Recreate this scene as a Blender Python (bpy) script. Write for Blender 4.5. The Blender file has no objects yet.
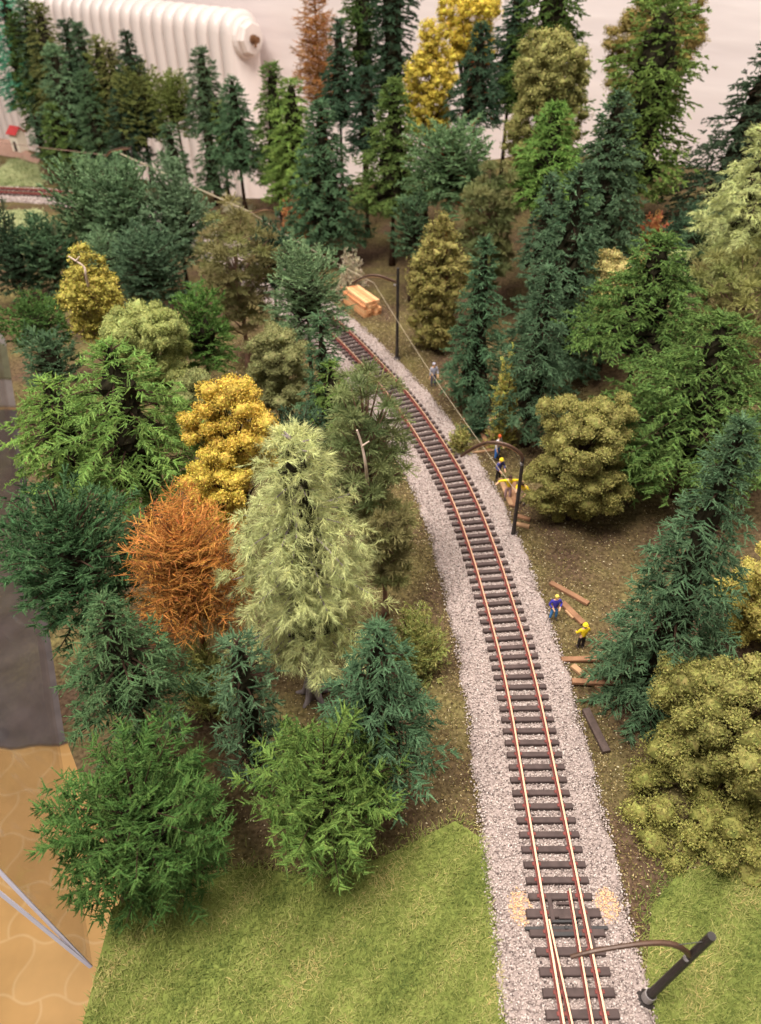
import bpy, math, random
import numpy as np
from mathutils import Vector, geometry, noise as mnoise

S = 0.01                       # everything below is written in centimetres
C = bpy.context.scene
COL = C.collection
rng = np.random.default_rng(7)
random.seed(7)

# ------------------------------------------------------------------ camera, light, exposure
F, PITCH, HC = 767.0, math.radians(39.5), 33.7
cam = bpy.data.cameras.new('camera')
cam.sensor_fit = 'VERTICAL'
cam.sensor_height = 36.0
cam.lens = F / 1024 * 36.0
cam.clip_start = 0.005
cam.clip_end = 50
cam.dof.use_dof = True
cam.dof.focus_distance = 0.37
cam.dof.aperture_fstop = 15
camo = bpy.data.objects.new('camera', cam)
camo.location = (0, 0, HC * S)
camo.rotation_euler = (math.pi / 2 - PITCH, 0, 0)
COL.objects.link(camo)
C.camera = camo

w = bpy.data.worlds.new('world')
C.world = w
w.use_nodes = True
w.node_tree.nodes['Background'].inputs[0].default_value = (1.0, 0.965, 0.93, 1)
w.node_tree.nodes['Background'].inputs[1].default_value = 0.28


def area(name, loc, target, sx, sy, power, col):
    l = bpy.data.lights.new(name, 'AREA')
    l.shape = 'RECTANGLE'
    l.size, l.size_y, l.energy, l.color = sx, sy, power, col
    o = bpy.data.objects.new(name, l)
    o.location = loc
    o.rotation_euler = (Vector(target) - Vector(loc)).to_track_quat('-Z', 'Y').to_euler()
    COL.objects.link(o)
    o['label'] = 'ceiling lamp'
    o['kind'] = 'helper'


area('ceiling_light', (-0.55, -0.10, 1.75), (0.0, 0.45, 0), 0.55, 0.55, 36, (1.0, 0.95, 0.88))
area('ceiling_light', (0.35, 0.75, 1.9), (0.0, 0.75, 0), 0.9, 0.5, 26, (1.0, 0.95, 0.88))

C.view_settings.view_transform = 'Standard'
C.view_settings.look = 'None'
C.view_settings.gamma = 1.0
C.view_settings.use_curve_mapping = False
C.view_settings.exposure = 0.47
C.cycles.max_bounces = 8
C.cycles.transparent_max_bounces = 12

# ------------------------------------------------------------------ pixel -> place helpers
CP, SP = math.cos(PITCH), math.sin(PITCH)


def ray(px, py):
    a, b = (px - 380.5) / F, (py - 512) / F
    return np.array([a, CP - b * SP, -SP - b * CP])


def PZ(px, py, z):
    d = ray(px, py)
    return np.array([0, 0, HC]) + d * ((z - HC) / d[2])


def PY(px, py, Y):
    d = ray(px, py)
    return np.array([0, 0, HC]) + d * (Y / d[1])


def ZC(p):
    return p[1] * CP + (HC - p[2]) * SP


# centre line of the track (rail heads at z = 0)
TRK = np.array([(7.9, 3.0), (7.85, 8.0), (7.8, 14.6), (7.75, 21.6), (7.7, 25.2), (7.55, 28.5), (7.2, 32.5), (6.75, 36.8),
                (5.9, 42.3), (4.6, 47.6), (2.1, 55.2), (-1.1, 62.7), (-5.0, 70.5), (-10.5, 79.5), (-18.0, 90.0),
                (-28.0, 101.0), (-40.0, 109.5), (-53.0, 112.6), (-66.0, 113.5), (-90.0, 113.5)], float)


def smooth_line(P, step=0.25):
    out = []
    n = len(P)
    for i in range(n - 1):
        p0, p1, p2, p3 = P[max(i - 1, 0)], P[i], P[i + 1], P[min(i + 2, n - 1)]
        m = max(2, int(np.linalg.norm(p2 - p1) / step))
        for k in range(m):
            t = k / m
            out.append(0.5 * ((2 * p1) + (-p0 + p2) * t + (2 * p0 - 5 * p1 + 4 * p2 - p3) * t * t
                              + (-p0 + 3 * p1 - 3 * p2 + p3) * t ** 3))
    out.append(P[-1])
    return np.array(out)


def resample(P, step):
    d = np.r_[0, np.cumsum(np.linalg.norm(np.diff(P, axis=0), axis=1))]
    s = np.arange(0, d[-1], step)
    return np.stack([np.interp(s, d, P[:, i]) for i in range(P.shape[1])], 1)


LINE = resample(smooth_line(TRK), 0.25)
TAN = np.gradient(LINE, axis=0)
TAN /= np.linalg.norm(TAN, axis=1)[:, None]
NRM = np.stack([TAN[:, 1], -TAN[:, 0]], 1)      # to the right of the line
_LS, _LN = LINE[::4], NRM[::4]


def side_dist(xy):
    """signed distance from the centre line, positive on its right."""
    xy = np.atleast_2d(xy)
    d = xy[:, None, :] - _LS[None]
    q = (d ** 2).sum(2)
    k = q.argmin(1)
    s = np.sign((d[np.arange(len(xy)), k] * _LN[k]).sum(1))
    return np.sqrt(q[np.arange(len(xy)), k]) * s


G0 = -0.75


def hill(s):
    t = np.clip((s - 9) / 34, 0, 1)
    return 7.5 * t * t * (3 - 2 * t)


def gz(xy):
    xy = np.atleast_2d(xy)
    s = side_dist(xy)
    x, y = xy[:, 0], xy[:, 1]
    bump = 0.10 * np.sin(x * 0.9 + 1.3) * np.sin(y * 0.7) + 0.06 * np.sin(x * 2.1 + y * 1.7)
    return G0 + hill(s) + bump * np.clip((np.abs(s) - 2.8) / 2, 0, 1)


def PG(px, py):
    z = G0
    for _ in range(20):
        p = PZ(px, py, z)
        z = 0.5 * z + 0.5 * float(gz(p[:2])[0])
    return np.array([p[0], p[1], float(gz(p[:2])[0])])


# ------------------------------------------------------------------ materials
def lin(c):
    return tuple((v / 12.92 if v <= 0.04045 else ((v + 0.055) / 1.055) ** 2.4) for v in [x / 255 for x in c]) + (1,)


class NT:
    def __init__(self, m):
        self.t = m.node_tree
        self.t.nodes.clear()
        self.out = self.n('ShaderNodeOutputMaterial')

    def n(self, kind, **kw):
        x = self.t.nodes.new(kind)
        for k, v in kw.items():
            if k.startswith('i_'):
                x.inputs[int(k[2:])].default_value = v
            else:
                setattr(x, k, v)
        return x

    def l(self, a, ai, b, bi):
        self.t.links.new(a.outputs[ai], b.inputs[bi])


def newmat(name):
    m = bpy.data.materials.new(name)
    m.use_nodes = True
    return m, NT(m)


def pbsdf(nt, rough=0.7, spec=0.3, metal=0.0):
    b = nt.n('ShaderNodeBsdfPrincipled')
    b.inputs['Roughness'].default_value = rough
    b.inputs['Specular IOR Level'].default_value = spec
    b.inputs['Metallic'].default_value = metal
    nt.l(b, 0, nt.out, 0)
    return b


def plain(name, c, rough=0.7, spec=0.3, metal=0.0, var=0.12, scale=300.0):
    """a colour with fine procedural mottling"""
    m, nt = newmat(name)
    b = pbsdf(nt, rough, spec, metal)
    g = nt.n('ShaderNodeNewGeometry')
    no = nt.n('ShaderNodeTexNoise')
    no.inputs['Scale'].default_value = scale
    no.inputs['Detail'].default_value = 4
    nt.l(g, 'Position', no, 'Vector')
    mr = nt.n('ShaderNodeMapRange')
    mr.inputs['From Min'].default_value = 0.3
    mr.inputs['From Max'].default_value = 0.7
    mr.inputs['To Min'].default_value = 1 - var
    mr.inputs['To Max'].default_value = 1 + var
    nt.l(no, 0, mr, 'Value')
    mx = nt.n('ShaderNodeVectorMath', operation='SCALE')
    mx.inputs[0].default_value = lin(c)[:3]
    nt.l(mr, 0, mx, 'Scale')
    nt.l(mx, 0, b, 'Base Color')
    return m


def ramp(nt, fac, fo, stops):
    r = nt.n('ShaderNodeValToRGB')
    while len(r.color_ramp.elements) < len(stops):
        r.color_ramp.elements.new(0.5)
    for e, (p, c) in zip(r.color_ramp.elements, stops):
        e.position = p
        e.color = c
    nt.l(fac, fo, r, 0)
    return r


def foliage_mat():
    m, nt = newmat('flocked_foliage')
    b = pbsdf(nt, 0.75, 0.15)
    oi = nt.n('ShaderNodeObjectInfo')
    at = nt.n('ShaderNodeAttribute', attribute_name='tint')
    hs = nt.n('ShaderNodeHueSaturation')
    ma = nt.n('ShaderNodeMapRange')
    ma.inputs['To Min'].default_value = 0.45
    ma.inputs['To Max'].default_value = 1.55
    nt.l(at, 'Fac', ma, 'Value')
    nt.l(ma, 0, hs, 'Value')
    at2 = nt.n('ShaderNodeAttribute', attribute_name='warm')
    mh = nt.n('ShaderNodeMapRange')
    mh.inputs['To Min'].default_value = 0.465
    mh.inputs['To Max'].default_value = 0.535
    nt.l(at2, 'Fac', mh, 'Value')
    nt.l(mh, 0, hs, 'Hue')
    nt.l(oi, 'Color', hs, 'Color')
    nt.l(hs, 0, b, 'Base Color')
    tr = nt.n('ShaderNodeBsdfTranslucent')
    nt.l(hs, 0, tr, 'Color')
    mix = nt.n('ShaderNodeMixShader')
    mix.inputs[0].default_value = 0.06
    nt.l(b, 0, mix, 1)
    nt.l(tr, 0, mix, 2)
    nt.l(mix, 0, nt.out, 0)
    return m


def tinted_mat(name, stops, rough=0.85, spec=0.2):
    """colour picked per face by the 'tint' attribute"""
    m, nt = newmat(name)
    b = pbsdf(nt, rough, spec)
    at = nt.n('ShaderNodeAttribute', attribute_name='tint')
    r = ramp(nt, at, 'Fac', stops)
    nt.l(r, 0, b, 'Base Color')
    return m


M_FOL = foliage_mat()
M_BARK = plain('brown_bark', (66, 48, 38), 0.85, 0.15, var=0.35)
M_BARKO = plain('orange_bark', (132, 70, 40), 0.85, 0.15, var=0.3)
M_BARKP = plain('pinkish_bark', (140, 108, 92), 0.85, 0.15, var=0.3)
M_BARKR = plain('rusty_bark', (140, 92, 60), 0.85, 0.15, var=0.3)
M_TWIG_SHADE = plain('inner_twig_shade', (44, 40, 28), 0.9, 0.1, var=0.4)  # stem brown darkened so the crown interior carries its shade as colour
M_BARKW = plain('pale_bark', (206, 182, 166), 0.8, 0.2, var=0.15)
M_BARKG = plain('grey_bark', (132, 120, 118), 0.8, 0.2, var=0.25)


# ------------------------------------------------------------------ mesh building
def mk(name, V, faces, mats, parent=None, base=(0, 0, 0), attrs=None, midx=None, smooth=False):
    """V in cm (world), faces a (n,k) int array or a list of tuples."""
    base = np.asarray(base, float)
    V = (np.asarray(V, float) - base) * S
    me = bpy.data.meshes.new(name)
    if isinstance(faces, np.ndarray):
        nf, k = faces.shape
        me.vertices.add(len(V))
        me.vertices.foreach_set('co', V.astype(np.float32).ravel())
        me.loops.add(nf * k)
        me.loops.foreach_set('vertex_index', faces.astype(np.int32).ravel())
        me.polygons.add(nf)
        me.polygons.foreach_set('loop_start', np.arange(0, nf * k, k, dtype=np.int32))
        me.polygons.foreach_set('loop_total', np.full(nf, k, dtype=np.int32))
        me.update(calc_edges=True)
    else:
        me.from_pydata([tuple(v) for v in V], [], [tuple(int(i) for i in f) for f in faces])
        nf = len(faces)
    for m in (mats if isinstance(mats, (list, tuple)) else [mats]):
        me.materials.append(m)
    if midx is not None:
        me.polygons.foreach_set('material_index', np.asarray(midx, dtype=np.int32))
    for an, av in (attrs or {}).items():
        a = me.attributes.new(an, 'FLOAT', 'FACE')
        a.data.foreach_set('value', np.asarray(av, dtype=np.float32))
    if smooth:
        me.polygons.foreach_set('use_smooth', np.ones(len(me.polygons), dtype=bool))
    me.update()
    o = bpy.data.objects.new(name, me)
    COL.objects.link(o)
    if parent is None:
        o.location = base * S
    else:
        o.parent = parent
    return o


def empty(name, base, label, cat, group=None):
    o = bpy.data.objects.new(name, None)
    o.empty_display_size = 0.01
    o.location = np.asarray(base, float) * S
    COL.objects.link(o)
    tag(o, label, cat, group)
    return o


def tag(o, label, cat, group=None, kind=None):
    if label:
        o['label'] = label
    if cat:
        o['category'] = cat
    if group:
        o['group'] = group
    if kind:
        o['kind'] = kind
    return o


class MB:
    """collects shapes for ONE mesh"""
    def __init__(self):
        self.v, self.f, self.m = [], [], []

    def add(self, V, Fc, mi=0):
        n = len(self.v)
        self.v += [tuple(p) for p in V]
        self.f += [tuple(i + n for i in f) for f in Fc]
        self.m += [mi] * len(Fc)
        return self

    def box(self, c, ax, ay, az, mi=0, bev=0.0):
        """oriented box with chamfered top edges; ax.. are half-axis vectors"""
        c, ax, ay, az = [np.asarray(q, float) for q in (c, ax, ay, az)]
        if bev:
            lx, ly, lz = [np.linalg.norm(q) for q in (ax, ay, az)]
            ix, iy = ax * (1 - bev / lx), ay * (1 - bev / ly)
            zt, zb = az * (1 - bev / lz), -az * (1 - bev / lz)
            R = []
            for z_, a_, b_ in ((-az, ix, iy), (zb, ax, ay), (zt, ax, ay), (az, ix, iy)):
                R += [c - a_ - b_ + z_, c + a_ - b_ + z_, c + a_ + b_ + z_, c - a_ + b_ + z_]
            fc = [(3, 2, 1, 0), (12, 13, 14, 15)]
            for k in range(3):
                for j in range(4):
                    fc.append((k * 4 + j, k * 4 + (j + 1) % 4, k * 4 + 4 + (j + 1) % 4, k * 4 + 4 + j))
            return self.add(R, fc, mi)
        R = [c + sx * ax + sy * ay + sz * az for sz in (-1, 1) for sx, sy in ((-1, -1), (1, -1), (1, 1), (-1, 1))]
        return self.add(R, [(3, 2, 1, 0), (4, 5, 6, 7), (0, 1, 5, 4), (1, 2, 6, 5), (2, 3, 7, 6), (3, 0, 4, 7)], mi)

    def beam(self, a, b, wd, ht, mi=0, bev=0.02):
        a, b = np.asarray(a, float), np.asarray(b, float)
        d = b - a
        L = np.linalg.norm(d)
        d /= L
        s = np.cross(d, (0, 0, 1))
        s /= np.linalg.norm(s)
        u = np.cross(s, d)
        return self.box((a + b) / 2, d * L / 2, s * wd / 2, u * ht / 2, mi, bev)

    def tube(self, P, R, n=8, mi=0, cap=True):
        V, Fc = tube_geo(P, R, n, cap)
        return self.add(V, Fc, mi)

    def build(self, name, mats, parent=None, base=(0, 0, 0), smooth=False):
        return mk(name, np.array(self.v), self.f, mats, parent, base, midx=self.m, smooth=smooth)


def tube_geo(P, R, n=8, cap=True):
    P = np.asarray(P, float)
    R = np.broadcast_to(np.asarray(R, float), (len(P),))
    T = np.gradient(P, axis=0)
    T /= np.linalg.norm(T, axis=1)[:, None] + 1e-12
    up = np.array([0, 0, 1.0]) if abs(T[0][2]) < 0.9 else np.array([1.0, 0, 0])
    V = []
    for i in range(len(P)):
        s = np.cross(T[i], up)
        s /= np.linalg.norm(s) + 1e-12
        u = np.cross(s, T[i])
        up = u
        for k in range(n):
            a = 2 * math.pi * k / n
            V.append(P[i] + R[i] * (math.cos(a) * s + math.sin(a) * u))
    Fc = []
    for i in range(len(P) - 1):
        for k in range(n):
            Fc.append((i * n + k, i * n + (k + 1) % n, (i + 1) * n + (k + 1) % n, (i + 1) * n + k))
    if cap:
        Fc.append(tuple(range(n - 1, -1, -1)))
        Fc.append(tuple((len(P) - 1) * n + k for k in range(n)))
    return V, Fc


def lathe(profile, c, axis=(0, 0, 1), n=20):
    """profile [(r, h)...] about axis at c"""
    axis = np.asarray(axis, float)
    axis /= np.linalg.norm(axis)
    s = np.cross(axis, (0, 0, 1) if abs(axis[2]) < 0.9 else (1, 0, 0))
    s /= np.linalg.norm(s)
    u = np.cross(axis, s)
    V, Fc = [], []
    for r, h in profile:
        for k in range(n):
            a = 2 * math.pi * k / n
            V.append(np.asarray(c) + axis * h + r * (math.cos(a) * s + math.sin(a) * u))
    for i in range(len(profile) - 1):
        for k in range(n):
            Fc.append((i * n + k, i * n + (k + 1) % n, (i + 1) * n + (k + 1) % n, (i + 1) * n + k))
    Fc.append(tuple(range(n - 1, -1, -1)))
    Fc.append(tuple((len(profile) - 1) * n + k for k in range(n)))
    return V, Fc


# ------------------------------------------------------------------ room: wall, floor
WD = np.array([-0.8, 0.6])            # along the wall, away from the camera
WN = np.array([-0.6, -0.8])           # out of the wall into the room
W0 = np.array([-33.0, 173.0])


def wall_mat():
    m, nt = newmat('painted_plaster')
    b = pbsdf(nt, 0.65, 0.25)
    g = nt.n('ShaderNodeNewGeometry')
    mp = nt.n('ShaderNodeMapping')
    mp.inputs['Scale'].default_value = (6, 6, 40)
    nt.l(g, 'Position', mp, 0)
    no = nt.n('ShaderNodeTexNoise')
    no.inputs['Scale'].default_value = 1.0
    no.inputs['Detail'].default_value = 5
    nt.l(mp, 0, no, 'Vector')
    r = ramp(nt, no, 0, [(0.3, lin((226, 212, 210))), (0.7, lin((238, 225, 222)))])
    nt.l(r, 0, b, 'Base Color')
    bp = nt.n('ShaderNodeBump')
    bp.inputs['Strength'].default_value = 0.25
    bp.inputs['Distance'].default_value = 0.004
    nt.l(no, 0, bp, 'Height')
    nt.l(bp, 0, b, 'Normal')
    return m


def slab(name, a2, b2, z0, z1, th, mat):
    a2, b2 = np.asarray(a2, float), np.asarray(b2, float)
    d = (b2 - a2) / np.linalg.norm(b2 - a2)
    n = -WN * th
    V = []
    for z in (z0, z1):
        for p in (a2, b2, b2 + n, a2 + n):
            V.append((p[0], p[1], z))
    return mk(name, V, [(0, 1, 2, 3), (7, 6, 5, 4), (0, 4, 5, 1), (1, 5, 6, 2), (2, 6, 7, 3), (3, 7, 4, 0)], mat)


wl = slab('wall_back', W0 - WD * 260, W0 + WD * 420, -95, 170, 12, wall_mat())
tag(wl, 'pale pinkish white painted wall behind the model forest', 'wall', kind='structure')


def floor_mat():
    m, nt = newmat('ochre_paver_vinyl')
    b = pbsdf(nt, 0.42, 0.4)
    g = nt.n('ShaderNodeNewGeometry')
    # wavy joints: shift the lookup by a sine of the other axis
    sx = nt.n('ShaderNodeSeparateXYZ')
    nt.l(g, 'Position', sx, 0)

    def wavy(src_i, oth_i, amp, fr):
        mu = nt.n('ShaderNodeMath', operation='MULTIPLY', i_1=fr)
        nt.l(sx, oth_i, mu, 0)
        si = nt.n('ShaderNodeMath', operation='SINE')
        nt.l(mu, 0, si, 0)
        ml = nt.n('ShaderNodeMath', operation='MULTIPLY', i_1=amp)
        nt.l(si, 0, ml, 0)
        ad = nt.n('ShaderNodeMath', operation='ADD')
        nt.l(ml, 0, ad, 0)
        nt.l(sx, src_i, ad, 1)
        return ad
    wx = wavy(0, 1, 0.007, 2 * math.pi / 0.084)
    wy = wavy(1, 0, 0.006, 2 * math.pi / 0.078)
    cb = nt.n('ShaderNodeCombineXYZ')
    nt.l(wx, 0, cb, 0)
    nt.l(wy, 0, cb, 1)
    br = nt.n('ShaderNodeTexBrick')
    br.inputs['Scale'].default_value = 1.0
    br.inputs['Brick Width'].default_value = 0.078
    br.inputs['Row Height'].default_value = 0.084
    br.inputs['Mortar Size'].default_value = 0.0024
    br.inputs['Mortar Smooth'].default_value = 0.6
    br.offset = 0.5
    br.inputs['Color1'].default_value = lin((222, 178, 118))
    br.inputs['Color2'].default_value = lin((214, 168, 106))
    br.inputs['Mortar'].default_value = lin((228, 190, 136))
    nt.l(cb, 0, br, 'Vector')
    no = nt.n('ShaderNodeTexNoise')
    no.inputs['Scale'].default_value = 14
    no.inputs['Detail'].default_value = 6
    nt.l(g, 'Position', no, 'Vector')
    r = ramp(nt, no, 0, [(0.3, (0.82, 0.80, 0.76, 1)), (0.75, (1.08, 1.06, 1.04, 1))])
    mx = nt.n('ShaderNodeMix', data_type='RGBA', blend_type='MULTIPLY')
    mx.inputs[0].default_value = 1.0
    nt.t.links.new(br.outputs[0], mx.inputs[6])
    nt.t.links.new(r.outputs[0], mx.inputs[7])
    nt.t.links.new(mx.outputs[2], b.inputs['Base Color'])
    return m


fl = mk('floor', [(-330, -60, -95), (190, -60, -95), (190, 60, -95), (-330, 420, -95),
                  (-330, -60, -98), (190, -60, -98), (190, 60, -98), (-330, 420, -98)],
        [(0, 1, 2, 3), (7, 6, 5, 4), (0, 4, 5, 1), (1, 5, 6, 2), (2, 6, 7, 3), (3, 7, 4, 0)], floor_mat())
tag(fl, 'ochre vinyl floor printed with wavy cobble pavers', 'floor', kind='structure')


def PF(px, py):
    return PZ(px, py, -95.0)


def floor_mat_obj(name, pxs, th, mat, label, cat):
    b = MB()
    P = [PF(*p)[:2] for p in pxs]
    n = len(P)
    V = [(p[0], p[1], -95) for p in P] + [(p[0], p[1], -95 + th) for p in P]
    F_ = [tuple(range(n - 1, -1, -1)), tuple(range(n, 2 * n))] + [(i, (i + 1) % n, n + (i + 1) % n, n + i) for i in range(n)]
    b.add(V, F_)
    o = b.build(name, mat)
    return tag(o, label, cat)


_arc = [(x, 748 - 10 * max(0, (x - 40) / 35) ** 2 + 2 * math.sin(x * 0.12)) for x in range(-150, 81, 10)]
floor_mat_obj('floor_mat', _arc + [(150, 560), (110, 418), (20, 412), (-150, 405)], 0.8,
              plain('grey_rubber', (106, 97, 96), 0.5, 0.4, var=0.3, scale=18),
              'dark grey rubber mat lying on the ochre paver floor', 'mat')
floor_mat_obj('rug', [(-150, 403), (20, 408), (80, 410), (80, 385), (-150, 375)], 0.8,
              plain('pale_rug', (178, 166, 160), 0.8, 0.2, var=0.1, scale=40),
              'pale grey rug strip beyond the dark rubber mat', 'rug')
floor_mat_obj('carpet', [(-150, 373), (80, 383), (100, 338), (-150, 332)], 0.8,
              plain('olive_carpet', (150, 148, 118), 0.85, 0.2, var=0.2, scale=25),
              'greyish olive carpet past the pale rug strip', 'carpet')

# ------------------------------------------------------------------ layout board and ground
OUT = np.array([(-11.4, 2), (-11.4, 15.5), (-16.5, 23.5), (-38.7, 73.3), (-44, 82), (-110, 97), (-110, 155), (-75, 142),
                (-19, 110), (28, 104), (62, 84), (62, 2)], float)


def inside(P, poly):
    P = np.atleast_2d(P)
    x, y = P[:, 0], P[:, 1]
    r = np.zeros(len(P), bool)
    n = len(poly)
    for i in range(n):
        x1, y1 = poly[i][:2]
        x2, y2 = poly[(i + 1) % n][:2]
        c = ((y1 > y) != (y2 > y)) & (x < (x2 - x1) * (y - y1) / (y2 - y1 + 1e-12) + x1)
        r ^= c
    return r


def back_y(x):
    return np.interp(x, [-110, -75, -19, 28, 62], [155, 142, 110, 104, 84])


def ground_mat():
    m, nt = newmat('forest_floor')
    b = pbsdf(nt, 0.95, 0.1)
    g = nt.n('ShaderNodeNewGeometry')
    n1 = nt.n('ShaderNodeTexNoise')
    n1.inputs['Scale'].default_value = 22
    n1.inputs['Detail'].default_value = 6
    n2 = nt.n('ShaderNodeTexNoise')
    n2.inputs['Scale'].default_value = 420
    n2.inputs['Detail'].default_value = 3
    nt.l(g, 'Position', n1, 'Vector')
    nt.l(g, 'Position', n2, 'Vector')
    r1 = ramp(nt, n1, 0, [(0.38, lin((94, 75, 60))), (0.52, lin((100, 86, 60))), (0.68, lin((116, 106, 68)))])
    r2 = ramp(nt, n2, 0, [(0.35, (0.55, 0.52, 0.48, 1)), (0.55, (1, 1, 1, 1)), (0.7, (1.35, 1.3, 1.2, 1))])
    mx = nt.n('ShaderNodeMix', data_type='RGBA', blend_type='MULTIPLY')
    mx.inputs[0].default_value = 1.0
    nt.t.links.new(r1.outputs[0], mx.inputs[6])
    nt.t.links.new(r2.outputs[0], mx.inputs[7])
    nt.t.links.new(mx.outputs[2], b.inputs['Base Color'])
    bp = nt.n('ShaderNodeBump')
    bp.inputs['Strength'].default_value = 0.6
    bp.inputs['Distance'].default_value = 0.001
    nt.l(n2, 0, bp, 'Height')
    nt.l(bp, 0, b, 'Normal')
    return m


def build_ground():
    bd = []
    for i in range(len(OUT)):
        a, b = OUT[i], OUT[(i + 1) % len(OUT)]
        m = max(1, int(np.linalg.norm(b - a) / 2))
        for k in range(m):
            bd.append(a + (b - a) * k / m)
    nb = len(bd)
    gx, gy = np.meshgrid(np.arange(-109, 61, 1.3), np.arange(3, 155, 1.3))
    I = np.stack([gx.ravel(), gy.ravel()], 1)
    I = I[inside(I, OUT)]
    Bn = np.array(bd)
    keep = np.array([(((Bn - p) ** 2).sum(1)).min() > 0.5 for p in I])
    I = I[keep]
    allp = np.vstack([Bn, I])
    r = geometry.delaunay_2d_cdt([Vector(p) for p in allp], [], [list(range(nb))], 1, 1e-5)
    v2 = np.array([tuple(p) for p in r[0]])
    z = gz(v2)
    V = np.c_[v2, z]
    Fc = [tuple(f) for f in r[2]]
    cen = np.array([v2[list(f)].mean(0) for f in Fc])
    Fc = [f for f, k in zip(Fc, inside(cen, OUT)) if k]
    # board edge
    ring = [int(((v2 - p) ** 2).sum(1).argmin()) for p in Bn]
    n0 = len(V)
    low = V[ring].copy()
    low[:, 2] = -7
    V = np.vstack([V, low])
    mi = [0] * len(Fc)
    for i in range(nb):
        j = (i + 1) % nb
        Fc.append((ring[i], n0 + i, n0 + j, ring[j]))
        mi.append(1)
    Fc.append(tuple(n0 + i for i in range(nb)))
    mi.append(1)
    o = mk('ground', V, Fc, [ground_mat(), plain('board_edge', (120, 96, 70), 0.6, 0.3)], midx=mi)
    return tag(o, 'brown and mossy model forest floor of the railway layout', 'ground', kind='structure')


build_ground()


def drape(name, poly_xy, dz, mat, label, cat, kind, step=0.8):
    """a thin layer that follows the ground inside a ground polygon"""
    poly = np.array(poly_xy)[:, :2]
    nb = len(poly)
    lo, hi = poly.min(0), poly.max(0)
    gx, gy = np.meshgrid(np.arange(lo[0], hi[0], step), np.arange(lo[1], hi[1], step))
    I = np.stack([gx.ravel(), gy.ravel()], 1)
    I = I[inside(I, poly)]
    r = geometry.delaunay_2d_cdt([Vector(p) for p in np.vstack([poly, I])], [], [list(range(nb))], 1, 1e-5)
    v2 = np.array([tuple(p) for p in r[0]])
    Fc = [tuple(f) for f in r[2]]
    ok = inside(np.array([v2[list(f)].mean(0) for f in Fc]), poly)
    o = mk(name, np.c_[v2, gz(v2) + dz], [f for f, k in zip(Fc, ok) if k], mat)
    return tag(o, label, cat, kind=kind)


def line_at(Y, off):
    k = np.abs(LINE[:, 1] - Y).argmin()
    return LINE[k] + NRM[k] * off


# lawns (ground polygons)
def gpoly(px):
    return [PG(*p)[:2] for p in px]


LAWN_A = [(-11.2, 4.0)] + gpoly([(84, 1022), (113, 908), (180, 880), (250, 868), (330, 880), (400, 850), (455, 822), (486, 842)]) + \
         [line_at(y, -2.95) for y in (16, 14, 12, 10, 7, 4)]
LAWN_B = [line_at(y, 2.9) for y in (4, 6, 8, 9.5)] + gpoly([(645, 985), (648, 945), (652, 905), (680, 872), (720, 864), (761, 876), (800, 880)]) + [(26, 14), (26, 4)]
FIELD = [(-58, 128)] + gpoly([(-20, 158), (20, 160), (38, 166), (44, 186), (0, 187), (-20, 187)])
FIELD2 = gpoly([(-20, 212), (40, 210), (48, 222), (40, 255), (-5, 262), (-20, 250)])
ROAD = gpoly([(-20, 138), (8, 140), (22, 148), (40, 160), (38, 165), (20, 159), (0, 156), (-20, 156)])
M_TURF = plain('turf', (112, 120, 60), 0.95, 0.1, var=0.3, scale=200)
M_TURFP = plain('pale_turf', (150, 156, 112), 0.95, 0.1, var=0.2, scale=120)
drape('lawn', LAWN_A, 0.09, M_TURF, 'flocked green lawn sheet between board edge and ballast', 'lawn', 'structure')
drape('lawn', LAWN_B, 0.09, M_TURF, 'flocked green lawn sheet around the leaning catenary mast', 'lawn', 'structure')
drape('field', FIELD, 0.09, M_TURFP, 'pale field behind the distant track', 'field', 'structure')
drape('field', FIELD2, 0.09, M_TURFP, 'pale meadow in front of the distant track', 'field', 'structure')
drape('road', ROAD, 0.12, plain('dirt_road', (166, 132, 116), 0.95, 0.1, var=0.12, scale=150),
      'pinkish brown dirt road by the red-roofed hut', 'road', 'structure')


def sample_poly(poly, n):
    poly = np.array(poly)[:, :2]
    lo, hi = poly.min(0), poly.max(0)
    out = np.zeros((0, 2))
    while len(out) < n:
        P = lo + (hi - lo) * rng.random((n * 2, 2))
        out = np.vstack([out, P[inside(P, poly)]])
    return out[:n]


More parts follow.
